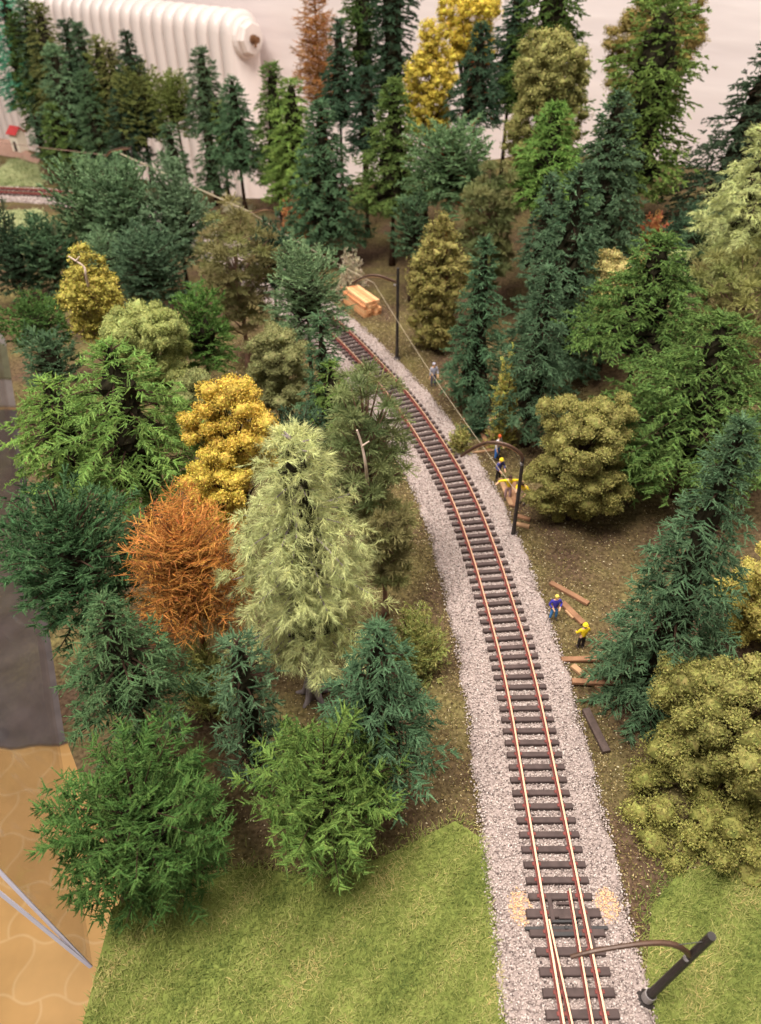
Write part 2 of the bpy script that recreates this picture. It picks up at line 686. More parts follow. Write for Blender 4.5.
def blades(name, poly, n, ln, wd, stops, label):
    P = sample_poly(poly, n)
    J = P + rng.normal(0, 0.45, P.shape)
    P = np.where((inside(J, OUT) & (np.abs(side_dist(J)) > 2.9))[:, None], J, P)
    B0 = np.c_[P, gz(P) + 0.05]
    az = rng.random(n) * 6.283
    til = 0.25 + rng.random(n) * 0.75
    D = np.c_[np.cos(az) * np.sin(til), np.sin(az) * np.sin(til), np.cos(til)]
    sd = np.c_[-np.sin(az), np.cos(az), np.zeros(n)] * wd / 2
    L = ln * (0.6 + 0.8 * rng.random(n))[:, None]
    mid = B0 + D * L * 0.55
    tip = B0 + D * L + np.c_[np.cos(az), np.sin(az), -0.4 * np.ones(n)] * L * 0.2
    V = np.stack([B0 - sd, B0 + sd, mid + sd * 0.8, mid - sd * 0.8, tip], 1).reshape(-1, 3)
    i = np.arange(n) * 5
    Fq = np.concatenate([np.stack([i, i + 1, i + 2], 1), np.stack([i, i + 2, i + 3], 1), np.stack([i + 3, i + 2, i + 4], 1)])
    # colour patches: slow waves over the lawn plus a per-blade spread
    pt = 0.5 + 0.22 * np.sin(P[:, 0] * 0.8 + 1.0) * np.sin(P[:, 1] * 0.9) + 0.16 * np.sin(P[:, 0] * 2.3 - P[:, 1] * 1.9)
    t = np.clip(pt + rng.normal(0, 0.2, n), 0, 1)
    o = mk(name, V, Fq, tinted_mat(name + '_fibre', stops, 0.85, 0.15), attrs={'tint': np.r_[t, t, t]})
    return tag(o, label, 'grass', kind='stuff')


GR = [(0.0, lin((84, 98, 46))), (0.35, lin((118, 128, 62))), (0.65, lin((142, 146, 78))), (0.9, lin((164, 160, 98))), (1.0, lin((190, 170, 110)))]
blades('grass', LAWN_A, 42000, 0.32, 0.034, GR, 'short green static grass on the lawn beside the board edge')
blades('grass', LAWN_B, 42000, 0.32, 0.034, GR, 'short olive green grass around the leaning mast')
GP = [(0.0, lin((120, 130, 80))), (0.5, lin((165, 170, 122))), (1.0, lin((190, 186, 140)))]
blades('grass', FIELD, 5000, 0.4, 0.08, GP, 'pale dry grass behind the distant track')
blades('grass', FIELD2, 5000, 0.4, 0.08, GP, 'pale grass in front of the distant track')

# ------------------------------------------------------------------ forest litter: thousands of flakes
def flakes(name, P, size, stops, label, tint=None):
    n = len(P)
    c = np.c_[P, gz(P) + 0.03 + rng.random(n) * 0.06]
    a = rng.normal(size=(n, 3))
    a[:, 2] *= 0.45
    a /= np.linalg.norm(a, axis=1)[:, None]
    b = np.cross(a, rng.normal(size=(n, 3)) * np.array([0.4, 0.4, 1]))
    b /= np.linalg.norm(b, axis=1)[:, None]
    s = size * (0.5 + rng.random(n))[:, None]
    V = np.stack([c - a * s, c + b * s * 0.6, c + a * s, c - b * s * 0.6], 1).reshape(-1, 3)
    i = np.arange(n) * 4
    Fq = np.stack([i, i + 1, i + 2, i + 3], 1)
    o = mk(name, V, Fq, tinted_mat(name + '_colours', stops, 0.9, 0.15), attrs={'tint': rng.random(n) if tint is None else tint})
    return tag(o, label, 'leaf litter', kind='stuff')


LIT = [(0.0, lin((62, 48, 34))), (0.25, lin((100, 80, 54))), (0.45, lin((98, 96, 50))), (0.7, lin((138, 118, 76))), (0.9, lin((170, 150, 106))), (1.0, lin((214, 200, 165)))]
fp = []
k0 = 0
ii = rng.integers(8, int(len(LINE) * 0.42), 150000)
off = rng.choice([-1, 1], len(ii)) * (2.75 + 13 * rng.random(len(ii)) ** 1.6)
fp = LINE[ii] + NRM[ii] * off[:, None] + rng.normal(0, 0.15, (len(ii), 2))
fp = fp[inside(fp, OUT) & (np.abs(side_dist(fp)) > 2.7)]
_inl = inside(fp, LAWN_A) | inside(fp, LAWN_B)
fp = fp[~_inl | (rng.random(len(fp)) < 0.05)]
flakes('leaf_litter', fp[:95000], 0.048, LIT, 'brown, tan and olive leaf litter strewn along the track')

# ------------------------------------------------------------------ ballast
def arc_range(sel):
    k = np.nonzero(sel)[0]
    return k.min(), k.max()


def bed(name, k0, k1, label):
    prof = [(-3.35, G0 - 0.25), (-2.85, -0.60), (-2.4, -0.50), (2.3, -0.50), (2.7, -0.60), (3.15, G0 - 0.25)]
    V, Fc = [], []
    ks = list(range(k0, k1, 2))
    for k in ks:
        wob = 0.12 * math.sin(k * 0.31) + 0.08 * math.sin(k * 0.83)
        for j, (o_, z_) in enumerate(prof):
            o2 = o_ + (wob if j < 2 else (-wob if j > 3 else 0))
            p = LINE[k] + NRM[k] * o2
            V.append((p[0], p[1], z_))
    n = len(prof)
    for i in range(len(ks) - 1):
        for j in range(n - 1):
            Fc.append((i * n + j, (i + 1) * n + j, (i + 1) * n + j + 1, i * n + j + 1))
    o = mk(name, V, [f[::-1] for f in Fc], plain('ballast_base', (158, 142, 136), 0.95, 0.1, var=0.3, scale=700))
    return tag(o, label, 'ballast', kind='stuff')


M_STONE = tinted_mat('ballast_stone', [(0.0, lin((92, 80, 78))), (0.13, lin((142, 126, 120))), (0.45, lin((182, 164, 156))),
                                      (0.75, lin((200, 184, 176))), (0.93, lin((218, 205, 198))), (0.94, lin((228, 186, 146))), (1.0, lin((228, 186, 146)))], 0.9, 0.2)
OCT = np.array([(1, 0, 0), (0, 1, 0), (-1, 0, 0), (0, -1, 0), (0, 0, 1), (0, 0, -1)], float)
OCF = np.array([(0, 1, 4), (1, 2, 4), (2, 3, 4), (3, 0, 4), (1, 0, 5), (2, 1, 5), (3, 2, 5), (0, 3, 5)])


def stones(name, ki, size, label, sandy=False):
    n = len(ki)
    off = rng.uniform(-3.15, 2.95, n)
    ao = np.abs(off + 0.1)
    zz = np.where(ao < 2.3, -0.50, np.interp(ao, [2.3, 2.75, 3.25], [-0.50, -0.60, G0]))
    P = LINE[ki] + NRM[ki] * off[:, None] + rng.normal(0, 0.08, (n, 2))
    c = np.c_[P, zz + rng.random(n) * 0.06]
    s = size * (0.55 + 0.75 * rng.random(n))
    V = OCT[None] * s[:, None, None] * (0.7 + 0.6 * rng.random((n, 6, 1)))
    # random spin about a random axis (Rodrigues)
    ax = rng.normal(size=(n, 3))
    ax /= np.linalg.norm(ax, axis=1)[:, None]
    an = rng.random(n) * 6.283
    ca, sa = np.cos(an)[:, None, None], np.sin(an)[:, None, None]
    A = ax[:, None, :]
    V = V * ca + np.cross(np.broadcast_to(A, V.shape), V) * sa + A * (V * A).sum(2, keepdims=True) * (1 - ca)
    V = V + c[:, None, :]
    t = rng.random(n) * 0.93
    if sandy:
        for q in (PZ(520, 908, -0.5), PZ(607, 905, -0.5)):
            d = np.hypot(P[:, 0] - q[0], (P[:, 1] - q[1]) * 0.7)
            t = np.where(d + rng.normal(0, 0.06, n) < 0.5, 0.97, t)
    Fq = (OCF[None] + (np.arange(n) * 6)[:, None, None]).reshape(-1, 3)
    o = mk(name, V.reshape(-1, 3), Fq, M_STONE, attrs={'tint': np.repeat(t, 8)})
    return tag(o, label, 'gravel', kind='stuff')


kA0, kA1 = arc_range((LINE[:, 1] > 5) & (LINE[:, 1] < 80) & (LINE[:, 0] > -12))
kB0, kB1 = arc_range((LINE[:, 0] < -40) & (LINE[:, 0] > -75))
bed('ballast_bed', kA0, len(LINE) - 40, 'pale pinkish ballast bed under the railway line')
# denser near the camera, where single stones can be seen
wt = 1.0 / (6 + LINE[kA0:kA1, 1]) ** 0.75
kk = rng.choice(np.arange(kA0, kA1), 64000, p=wt / wt.sum())
stones('gravel', kk, 0.050, 'grey and pinkish ballast stones along the curving track', True)
stones('gravel', rng.integers(kB0, kB1, 5000), 0.10, 'pale ballast stones of the distant track')

# ------------------------------------------------------------------ railway track
M_RUST = plain('rail_rust', (128, 66, 60), 0.7, 0.3, var=0.25, scale=400)
M_TOP = plain('rail_top', (196, 156, 126), 0.42, 0.5, 0.35, var=0.06, scale=60)
M_SLEEP = plain('sleeper_brown', (80, 66, 63), 0.75, 0.25, var=0.2, scale=250)
M_BLACK = plain('blackened_metal', (44, 40, 40), 0.55, 0.4, var=0.2)
RP = [(-0.10, -0.25), (-0.10, -0.215), (-0.032, -0.195), (-0.032, -0.09), (-0.056, -0.07), (-0.043, 0.0),
      (0.043, 0.0), (0.056, -0.07), (0.032, -0.09), (0.032, -0.195), (0.10, -0.215), (0.10, -0.25)]


def rail(name, pts, nrm, offs, parent, base, label=None, sc=1.0):
    b = MB()
    n = len(RP)
    V = []
    for p, q, o_ in zip(pts, nrm, offs):
        for x, z in RP:
            s = p + q * (o_ + x * sc)
            V.append((s[0], s[1], z))
    Fc, mi = [], []
    for i in range(len(pts) - 1):
        for j in range(n):
            Fc.append((i * n + j, (i + 1) * n + j, (i + 1) * n + (j + 1) % n, i * n + (j + 1) % n))
            mi.append(1 if j == 5 else 0)
    Fc += [tuple(range(n)), tuple((len(pts) - 1) * n + j for j in range(n - 1, -1, -1))]
    mi += [0, 0]
    o = mk(name, V, Fc, [M_RUST, M_TOP], parent, base, midx=mi)
    if label:
        o['label'] = label
    return o


def sleeper(parent, base, c, t, nn, ln, wd, name='sleeper'):
    b = MB()
    c3 = np.array([c[0], c[1], -0.39])
    N3, T3 = np.array([nn[0], nn[1], 0]), np.array([t[0], t[1], 0])
    b.box(c3, N3 * ln / 2, T3 * wd / 2, np.array([0, 0, 0.135]), 0, 0.03)
    for sgn in (-1, 1):
        for e in (-0.14, 0.14):
            b.box(c3 + N3 * (sgn * 0.825 + e) + np.array([0, 0, 0.15]), N3 * 0.05, T3 * 0.075, np.array([0, 0, 0.03]), 1, 0.015)
    return b.build(name, [M_SLEEP, M_RUST], parent, base)


def track(k0, k1, pitch, label, switch=False, many=False):
    base = np.array([LINE[k0][0], LINE[k0][1], G0])
    root = empty('railway_track', base, label, 'railway track')
    ks = np.arange(k0, k1)
    step = 3
    kr = ks[::step]
    for sgn in (-1, 1):
        rail('rail', LINE[kr], NRM[kr], np.full(len(kr), 0.825 * sgn), root, base)
    d = np.r_[0, np.cumsum(np.linalg.norm(np.diff(LINE[ks], axis=0), axis=1))]
    s = 0.3
    while s < d[-1] - 0.2:
        k = ks[np.abs(d - s).argmin()]
        c = np.array([np.interp(s, d, LINE[ks, 0]), np.interp(s, d, LINE[ks, 1])])
        ln, wd = 2.75, 0.28
        if switch and 13.0 < c[1] < 14.6:
            ln, wd = 3.15, 0.36
        elif switch and c[1] < 13.2:
            ln, wd = 2.85, 0.33
        jit = rng.normal(0, 0.015)
        sleeper(root, base, c + NRM[k] * jit, TAN[k], NRM[k], ln, wd)
        s += pitch * (1.08 if c[1] < 14 else 1.0)
    return root, base


k_start = int(np.abs(LINE[:, 1] - 6.5).argmin())
k_end = int(np.abs(LINE[:, 1] - 73).argmin())
tr, tb = track(k_start, k_end, 0.70, 'rust-railed model railway track curving through the forest on pale ballast', switch=True)
k_end2 = arc_range((LINE[:, 0] < -41))[0]
tr2, tb2 = track(k_end2, arc_range(LINE[:, 0] > -80)[1], 0.72, 'distant stretch of railway track before the red-roofed hut')


def blade(parent, base, y0, y1, o0, o1, lab):
    k0_, k1_ = int(np.abs(LINE[:, 1] - y0).argmin()), int(np.abs(LINE[:, 1] - y1).argmin())
    kr = np.arange(k0_, k1_)
    t = (LINE[kr, 1] - y0) / (y1 - y0)
    return rail('switch_blade', LINE[kr], NRM[kr], o0 + (o1 - o0) * t, parent, base, lab, 0.8)


blade(tr, tb, 6.5, 14.3, -0.825 + 0.52, -0.825 + 0.09, 'thin pointed blade lying against its stock rail')
blade(tr, tb, 6.5, 15.4, 0.825 - 0.62, 0.825 - 0.43, 'thin rail standing off from its stock rail')
# switch gear between the rails
kq = int(np.abs(LINE[:, 1] - 13.75).argmin())
c, t, nn = LINE[kq], TAN[kq], NRM[kq]
T3, N3 = np.array([t[0], t[1], 0]), np.array([nn[0], nn[1], 0])
cc = np.array([c[0], c[1], -0.3])
g = MB()
g.box(cc, N3 * 1.75, T3 * 0.07, (0, 0, 0.05), 0, 0.015)
g.box(cc + T3 * 0.26, N3 * 0.55, T3 * 0.06, (0, 0, 0.07), 0, 0.015)
g.box(cc - T3 * 0.24, N3 * 0.6, T3 * 0.09, (0, 0, 0.05), 0, 0.015)
g.box(cc + N3 * 0.0 + (0, 0, 0.06), N3 * 0.07, T3 * 0.07, (0, 0, 0.04), 0, 0.015)
g.build('tie_bar', [M_BLACK], tr, tb)
g = MB()
for a_, b_, ex, ey in ((-0.5, 0.75, 0.09, 0.55), (0.12, 1.0, 0.35, 0.06), (0.12, 0.45, 0.35, 0.09), (0.45, 0.75, 0.07, 0.35)):
    g.box(cc + N3 * a_ + T3 * b_, N3 * ex, T3 * ey, (0, 0, 0.06), 0, 0.015)
g.box(cc + N3 * 0.95 + T3 * 0.0, N3 * 0.12, T3 * 0.85, (0, 0, 0.06), 0, 0.015)
g.build('switch_frame', [M_SLEEP], tr, tb)
# ------------------------------------------------------------------ trees
def unit(a):
    return a / (np.linalg.norm(a, axis=-1, keepdims=True) + 1e-12)


def needles(P, D, L, k, nl, wd, tilt, r, core=0.10):
    """fuzzy twigs: P start, D direction, L length (n). Returns verts, tris, per-face twig index."""
    n = len(P)
    u = r.random((n, k)) * 0.98 + 0.02
    pos = P[:, None] + D[:, None] * (L[:, None] * u)[..., None]
    a = unit(np.cross(D, r.normal(size=(n, 3))))
    b = np.cross(D, a)
    ph = r.random((n, k)) * 6.283
    rad = np.cos(ph)[..., None] * a[:, None] + np.sin(ph)[..., None] * b[:, None]
    tl = (tilt * (0.7 + 0.6 * r.random((n, k))) * (1.05 - 0.5 * u))[..., None]
    dn = D[:, None] * np.cos(tl) + rad * np.sin(tl)
    sd = unit(np.cross(dn, r.normal(size=(n, k, 3)))) * wd / 2
    ln = (nl * (0.65 + 0.7 * r.random((n, k))))[..., None]
    V = np.stack([pos - sd, pos + sd, pos + dn * ln], 2).reshape(-1, 3)
    m = n * k
    Fc = np.arange(m * 3).reshape(m, 3)
    ti = np.repeat(np.arange(n), k)
    # two crossed slivers along every twig
    V2, off = [], len(V)
    for q in (a, b):
        V2.append(np.stack([P - q * core / 2, P + q * core / 2, P + D * L[:, None]], 1))
    V2 = np.concatenate(V2).reshape(-1, 3)
    F2 = np.arange(len(V2)).reshape(-1, 3) + off
    return np.vstack([V, V2]), np.vstack([Fc, F2]), np.r_[ti, np.arange(n), np.arange(n)]


def branch_twigs(A, B, sag, spacing, smin, tl, side, r, droop=0.0):
    """twigs along branches A->B; returns P, D, L, and branch index"""
    n = len(A)
    BL = np.linalg.norm(B - A, axis=1)
    cnt = np.maximum(2, (BL * (1 - smin) / spacing * 2).astype(int)) + 2
    bi = np.repeat(np.arange(n), cnt)
    s = smin + (1 - smin) * r.random(len(bi)) ** 0.75
    inn = r.random(len(bi)) < 0.2
    s = np.where(inn, 0.12 + (smin - 0.12) * r.random(len(bi)), s)
    st = np.r_[0, np.cumsum(cnt)[:-1]]
    s[st] = 0.97
    a, b = A[bi], B[bi]
    sg = sag[bi] * BL[bi]
    pos = a + (b - a) * s[:, None]
    pos[:, 2] -= sg * s * s - sg * s
    T = b - a
    T = T.copy()
    T[:, 2] -= sg * (2 * s - 1)
    T = unit(T)
    h = unit(np.cross(T, np.array([0, 0, 1.0])) + 1e-6)
    sgn = np.where(r.random(len(bi)) < 0.5, -1.0, 1.0)
    sgn[st] = 0.0
    D = unit(T * 0.75 + h * (sgn * side * (0.6 + 0.6 * r.random(len(bi))))[:, None] + r.normal(0, 0.30, (len(bi), 3)))
    D[:, 2] -= droop
    D = unit(D)
    L = tl * (0.55 + 0.8 * r.random(len(bi))) * (1.2 - 0.45 * s)
    return pos, D, L, bi


GOLD = 2.39996


def cone_branches(zb, zt, R, dens, r, prof, up, axis):
    H = zt - zb
    sl = math.hypot(R, H)
    n = int(min(760, max(60, dens * math.pi * R * sl)))
    t = np.sort(r.random(n) ** (1.25 if prof != 'column' else 1.0))
    t = np.clip(t + r.normal(0, 0.01, n), 0, 0.985)
    if prof == 'cone':
        rr = (1 - t) ** 0.72
    elif prof == 'spire':
        rr = (1 - t) ** 0.5 * 0.95 + 0.02
    elif prof == 'column':
        rr = np.clip((1 - t) * 3.2, 0, 1) ** 0.6 * (0.85 + 0.15 * np.sin(t * 9))
    elif prof == 'oval2':
        rr = np.clip((1 - t) * 2.6, 0, 1) ** 0.55 * (0.72 + 0.28 * np.clip((1 - t) * 1.7, 0, 1)) * (0.88 + 0.12 * np.sin(t * 15))
    else:                                                   # oval
        rr = np.sin(np.clip(t * 0.86 + 0.16, 0, 1) * math.pi) ** 0.7
    rr = rr * np.clip(0.72 + t / 0.09 * 0.28, 0, 1)
    lay = 1 + 0.16 * np.sin(t * H * 2.1 + r.random() * 6)
    rad = np.maximum(R * rr * lay * (0.72 + 0.38 * r.random(n)), 0.15)
    az = np.arange(n) * GOLD + r.normal(0, 0.3, n)
    z = zb + H * t
    A = np.c_[np.zeros(n), np.zeros(n), z]
    upv = up * rad * (0.5 + r.random(n)) + rad * 0.9 * np.clip((t - 0.75) / 0.25, 0, 1)
    B = np.c_[np.cos(az) * rad, np.sin(az) * rad, z + upv]
    return A, B


def dome_branches(zc, R, Rz, dens, r):
    n = int(min(700, max(60, dens * 4 * math.pi * R * (R + Rz) / 2 * 0.8)))
    i = np.arange(n) + 0.5
    ph = np.arccos(1 - 1.72 * i / n)
    th = i * GOLD + r.normal(0, 0.1, n)
    d = np.c_[np.cos(th) * np.sin(ph), np.sin(th) * np.sin(ph), np.cos(ph)]
    k = 0.70 + 0.38 * r.random(n)
    low = 0.12 * np.sin(th * 3 + r.random() * 6) + 0.12 * np.sin(ph * 5 + r.random() * 6)
    B = d * (k + low)[:, None] * np.array([R, R, Rz])
    A = np.c_[np.zeros(n), np.zeros(n), (B[:, 2] * 0.55 - 0.25 * Rz)]
    A[:, 2] += zc
    B[:, 2] += zc
    return A, B


def ico(sub):
    import bmesh
    bm = bmesh.new()
    bmesh.ops.create_icosphere(bm, subdivisions=sub, radius=1)
    V = np.array([v.co[:] for v in bm.verts])
    Fc = np.array([[v.index for v in f.verts] for f in bm.faces])
    bm.free()
    return V, Fc


ICO2 = ico(2)
ICO3 = ico(3)


def clump_crown(cen, rb, r, near, flk=1.0):
    """cauliflower clumps of granular flock: every clump a crumbly lump plus crumbs on it"""
    T, TF = ICO2
    n = len(cen)
    nv = len(T)
    ph = r.random((n, 3)) * 6.283
    fr = 3.0
    low = (np.sin(T[None, :, 0] * fr + ph[:, None, 0]) * np.sin(T[None, :, 1] * fr + ph[:, None, 1])
           + np.sin(T[None, :, 2] * fr * 1.4 + ph[:, None, 2]) * 0.6)
    d = (0.66 if near else 0.55) + 0.17 * low + r.normal(0, 0.15, (n, nv))
    sc = rb[:, None] * (np.array([1, 1, 0.8]) * (0.8 + 0.4 * r.random((n, 3))))
    V = cen[:, None] + T[None] * d[..., None] * sc[:, None]
    Fc = (TF[None] + (np.arange(n) * nv)[:, None, None]).reshape(-1, 3)
    tnt = np.repeat(np.clip(0.40 + r.normal(0, 0.10, n), 0, 1), len(TF)) + r.normal(0, 0.14, n * len(TF))
    # crumbs
    m = int(min(800, max(200, 1900 * rb.mean() ** 2))) if near else int(min(300, max(120, 420 * rb.mean() ** 2)))
    dd = unit(r.normal(size=(n, m, 3)))
    lowc = (np.sin(dd[..., 0] * fr + ph[:, None, 0]) * np.sin(dd[..., 1] * fr + ph[:, None, 1])
            + np.sin(dd[..., 2] * fr * 1.4 + ph[:, None, 2]) * 0.6)
    pc = cen[:, None] + dd * ((0.72 if near else 0.6) + 0.17 * lowc + (0.42 if near else 0.58) * r.random((n, m)))[..., None] * sc[:, None]
    cs = (0.082 if near else 0.12)
    e1 = unit(r.normal(size=(n, m, 3))) * cs
    e2 = unit(r.normal(size=(n, m, 3))) * cs
    V2 = np.stack([pc - e1 * 0.6, pc + e1, pc + e2], 2).reshape(-1, 3)
    F2 = np.arange(len(V2)).reshape(-1, 3) + n * nv
    t2 = np.clip(0.5 + np.repeat(r.normal(0, 0.1, n), m) + r.normal(0, 0.24, n * m), 0, 1)
    return np.vstack([V.reshape(-1, 3), V2]), np.vstack([Fc, F2]), np.clip(np.r_[tnt, t2], 0, 1)


def shell_points(n_try, zc, R, Rz, mind, r, inner=0.35, lobes=0):
    ph0 = r.random(4) * 6.283
    out = []
    d = unit(r.normal(size=(n_try, 3)))
    k = inner + (1 - inner) * r.random(n_try) ** 0.45
    th = np.arctan2(d[:, 1], d[:, 0])
    lob = 1 + 0.22 * np.sin(th * 3 + ph0[0]) * np.cos(d[:, 2] * 3 + ph0[1]) + 0.13 * np.sin(d[:, 2] * 7 + ph0[2])
    P = d * (k * lob)[:, None] * np.array([R, R, Rz])
    P[:, 2] += zc
    for p in P:
        if all((p[0] - q[0]) ** 2 + (p[1] - q[1]) ** 2 + (p[2] - q[2]) ** 2 > mind * mind for q in out):
            out.append(p)
    return np.array(out)


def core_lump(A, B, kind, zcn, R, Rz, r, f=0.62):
    """dark crumbly body inside the twig tips: inner stems plus shade put in as colour"""
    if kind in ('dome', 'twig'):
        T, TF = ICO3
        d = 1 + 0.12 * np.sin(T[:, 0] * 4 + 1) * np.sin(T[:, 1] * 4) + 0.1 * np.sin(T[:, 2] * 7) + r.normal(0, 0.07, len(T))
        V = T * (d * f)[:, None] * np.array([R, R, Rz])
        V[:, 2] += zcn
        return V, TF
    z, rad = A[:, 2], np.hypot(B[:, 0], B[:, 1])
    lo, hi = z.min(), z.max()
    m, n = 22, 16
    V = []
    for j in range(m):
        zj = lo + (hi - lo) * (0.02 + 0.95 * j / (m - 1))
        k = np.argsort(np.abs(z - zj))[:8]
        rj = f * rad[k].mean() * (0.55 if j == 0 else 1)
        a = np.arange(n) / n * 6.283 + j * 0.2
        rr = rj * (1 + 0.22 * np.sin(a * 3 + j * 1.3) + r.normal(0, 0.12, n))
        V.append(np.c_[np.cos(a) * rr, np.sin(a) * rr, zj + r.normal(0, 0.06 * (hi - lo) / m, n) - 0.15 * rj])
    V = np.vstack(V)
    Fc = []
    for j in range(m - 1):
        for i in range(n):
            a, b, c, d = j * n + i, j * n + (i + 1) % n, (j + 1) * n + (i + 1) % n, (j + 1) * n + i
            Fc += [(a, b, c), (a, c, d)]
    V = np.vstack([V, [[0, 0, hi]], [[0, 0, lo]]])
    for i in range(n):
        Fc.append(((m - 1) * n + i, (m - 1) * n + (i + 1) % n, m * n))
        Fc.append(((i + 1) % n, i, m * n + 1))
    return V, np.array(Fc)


COLS = {
    'teal': (90, 115, 82), 'dteal': (68, 91, 66), 'gteal': (116, 144, 102), 'dgreen': (84, 109, 54), 'mgreen': (100, 126, 64),
    'bgreen': (124, 152, 76), 'ygreen': (134, 146, 74), 'ogreen': (120, 130, 70), 'olive': (148, 140, 80), 'dolive': (138, 134, 86),
    'polive': (176, 168, 104), 'yellow': (204, 178, 80), 'dyellow': (200, 176, 72), 'pale': (188, 192, 128), 'rust': (190, 134, 72),
    'drust': (176, 126, 74), 'gold': (196, 178, 96), 'orange': (196, 136, 90), 'brgreen': (118, 116, 70), 'yolive': (172, 160, 76),
    'beige': (200, 192, 166), 'golive': (156, 155, 94), 'lteal': (98, 162, 126), 'weed': (166, 166, 96), 'pineg': (130, 140, 92),
    'obrown': (142, 126, 72), 'lgreen': (103, 129, 63), 'dkfir': (76, 103, 66), 'lkfir': (84, 112, 72), 'olgreen': (114, 134, 66),
}


def trunk_parts(root, base, top, rad, bark, A=None, B=None, r=None, nmax=70, lean=None, flare=False, core=None):
    h = top - base[2]
    n = 8
    P, R = [], []
    for i in range(n + 1):
        t = i / n
        P.append((base[0] + 0.06 * rad * 4 * math.sin(t * 5 + h) * (t > 0), base[1] + 0.05 * rad * 4 * math.cos(t * 4) * (t > 0), base[2] - 0.15 + (h + 0.15) * t))
        R.append(rad * (1.0 - 0.85 * t) * (1.7 - 0.7 * min(1, t * 8) if t < 0.13 else 1))
    b = MB().tube(P, R, 8)
    if flare:
        for k in range(5):
            a = k * 1.257 + 0.4
            q = np.array([math.cos(a), math.sin(a), 0])
            b.tube([np.array(P[1]), np.array(P[0]) + q * rad * 2 + (0, 0, 0.35), np.array(P[0]) + q * rad * 4.5], [rad * 0.9, rad * 0.7, rad * 0.35], 6)
    b.build('trunk', bark, root, base, True)
    if A is not None and len(A):
        b = MB()
        idx = np.arange(len(A)) if len(A) <= nmax else r.choice(len(A), nmax, replace=False)
        for i in idx:
            a_, b_ = A[i] + base, B[i] + base
            m = a_ * 0.5 + b_ * 0.5 + np.array([0, 0, 0.06 * np.linalg.norm(b_ - a_)])
            b.tube([a_, m, a_ + (b_ - a_) * 0.95], [rad * 0.32, rad * 0.2, rad * 0.08], 4, cap=False)
        b.tube([np.array([base[0], base[1], base[2] + A[:, 2].min() * 0.9]), np.array([base[0], base[1], base[2] + A[:, 2].max() * 0.97])], rad * 0.3, 5)
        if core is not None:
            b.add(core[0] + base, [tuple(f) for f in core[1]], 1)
        b.build('branches', [bark, M_TWIG_SHADE], root, base)


def set_color(o, key, jit, r):
    c = np.array(lin(COLS[key])[:3]) * (1 + r.normal(0, jit, 3))
    o.color = (*np.clip(c, 0, 1), 1)


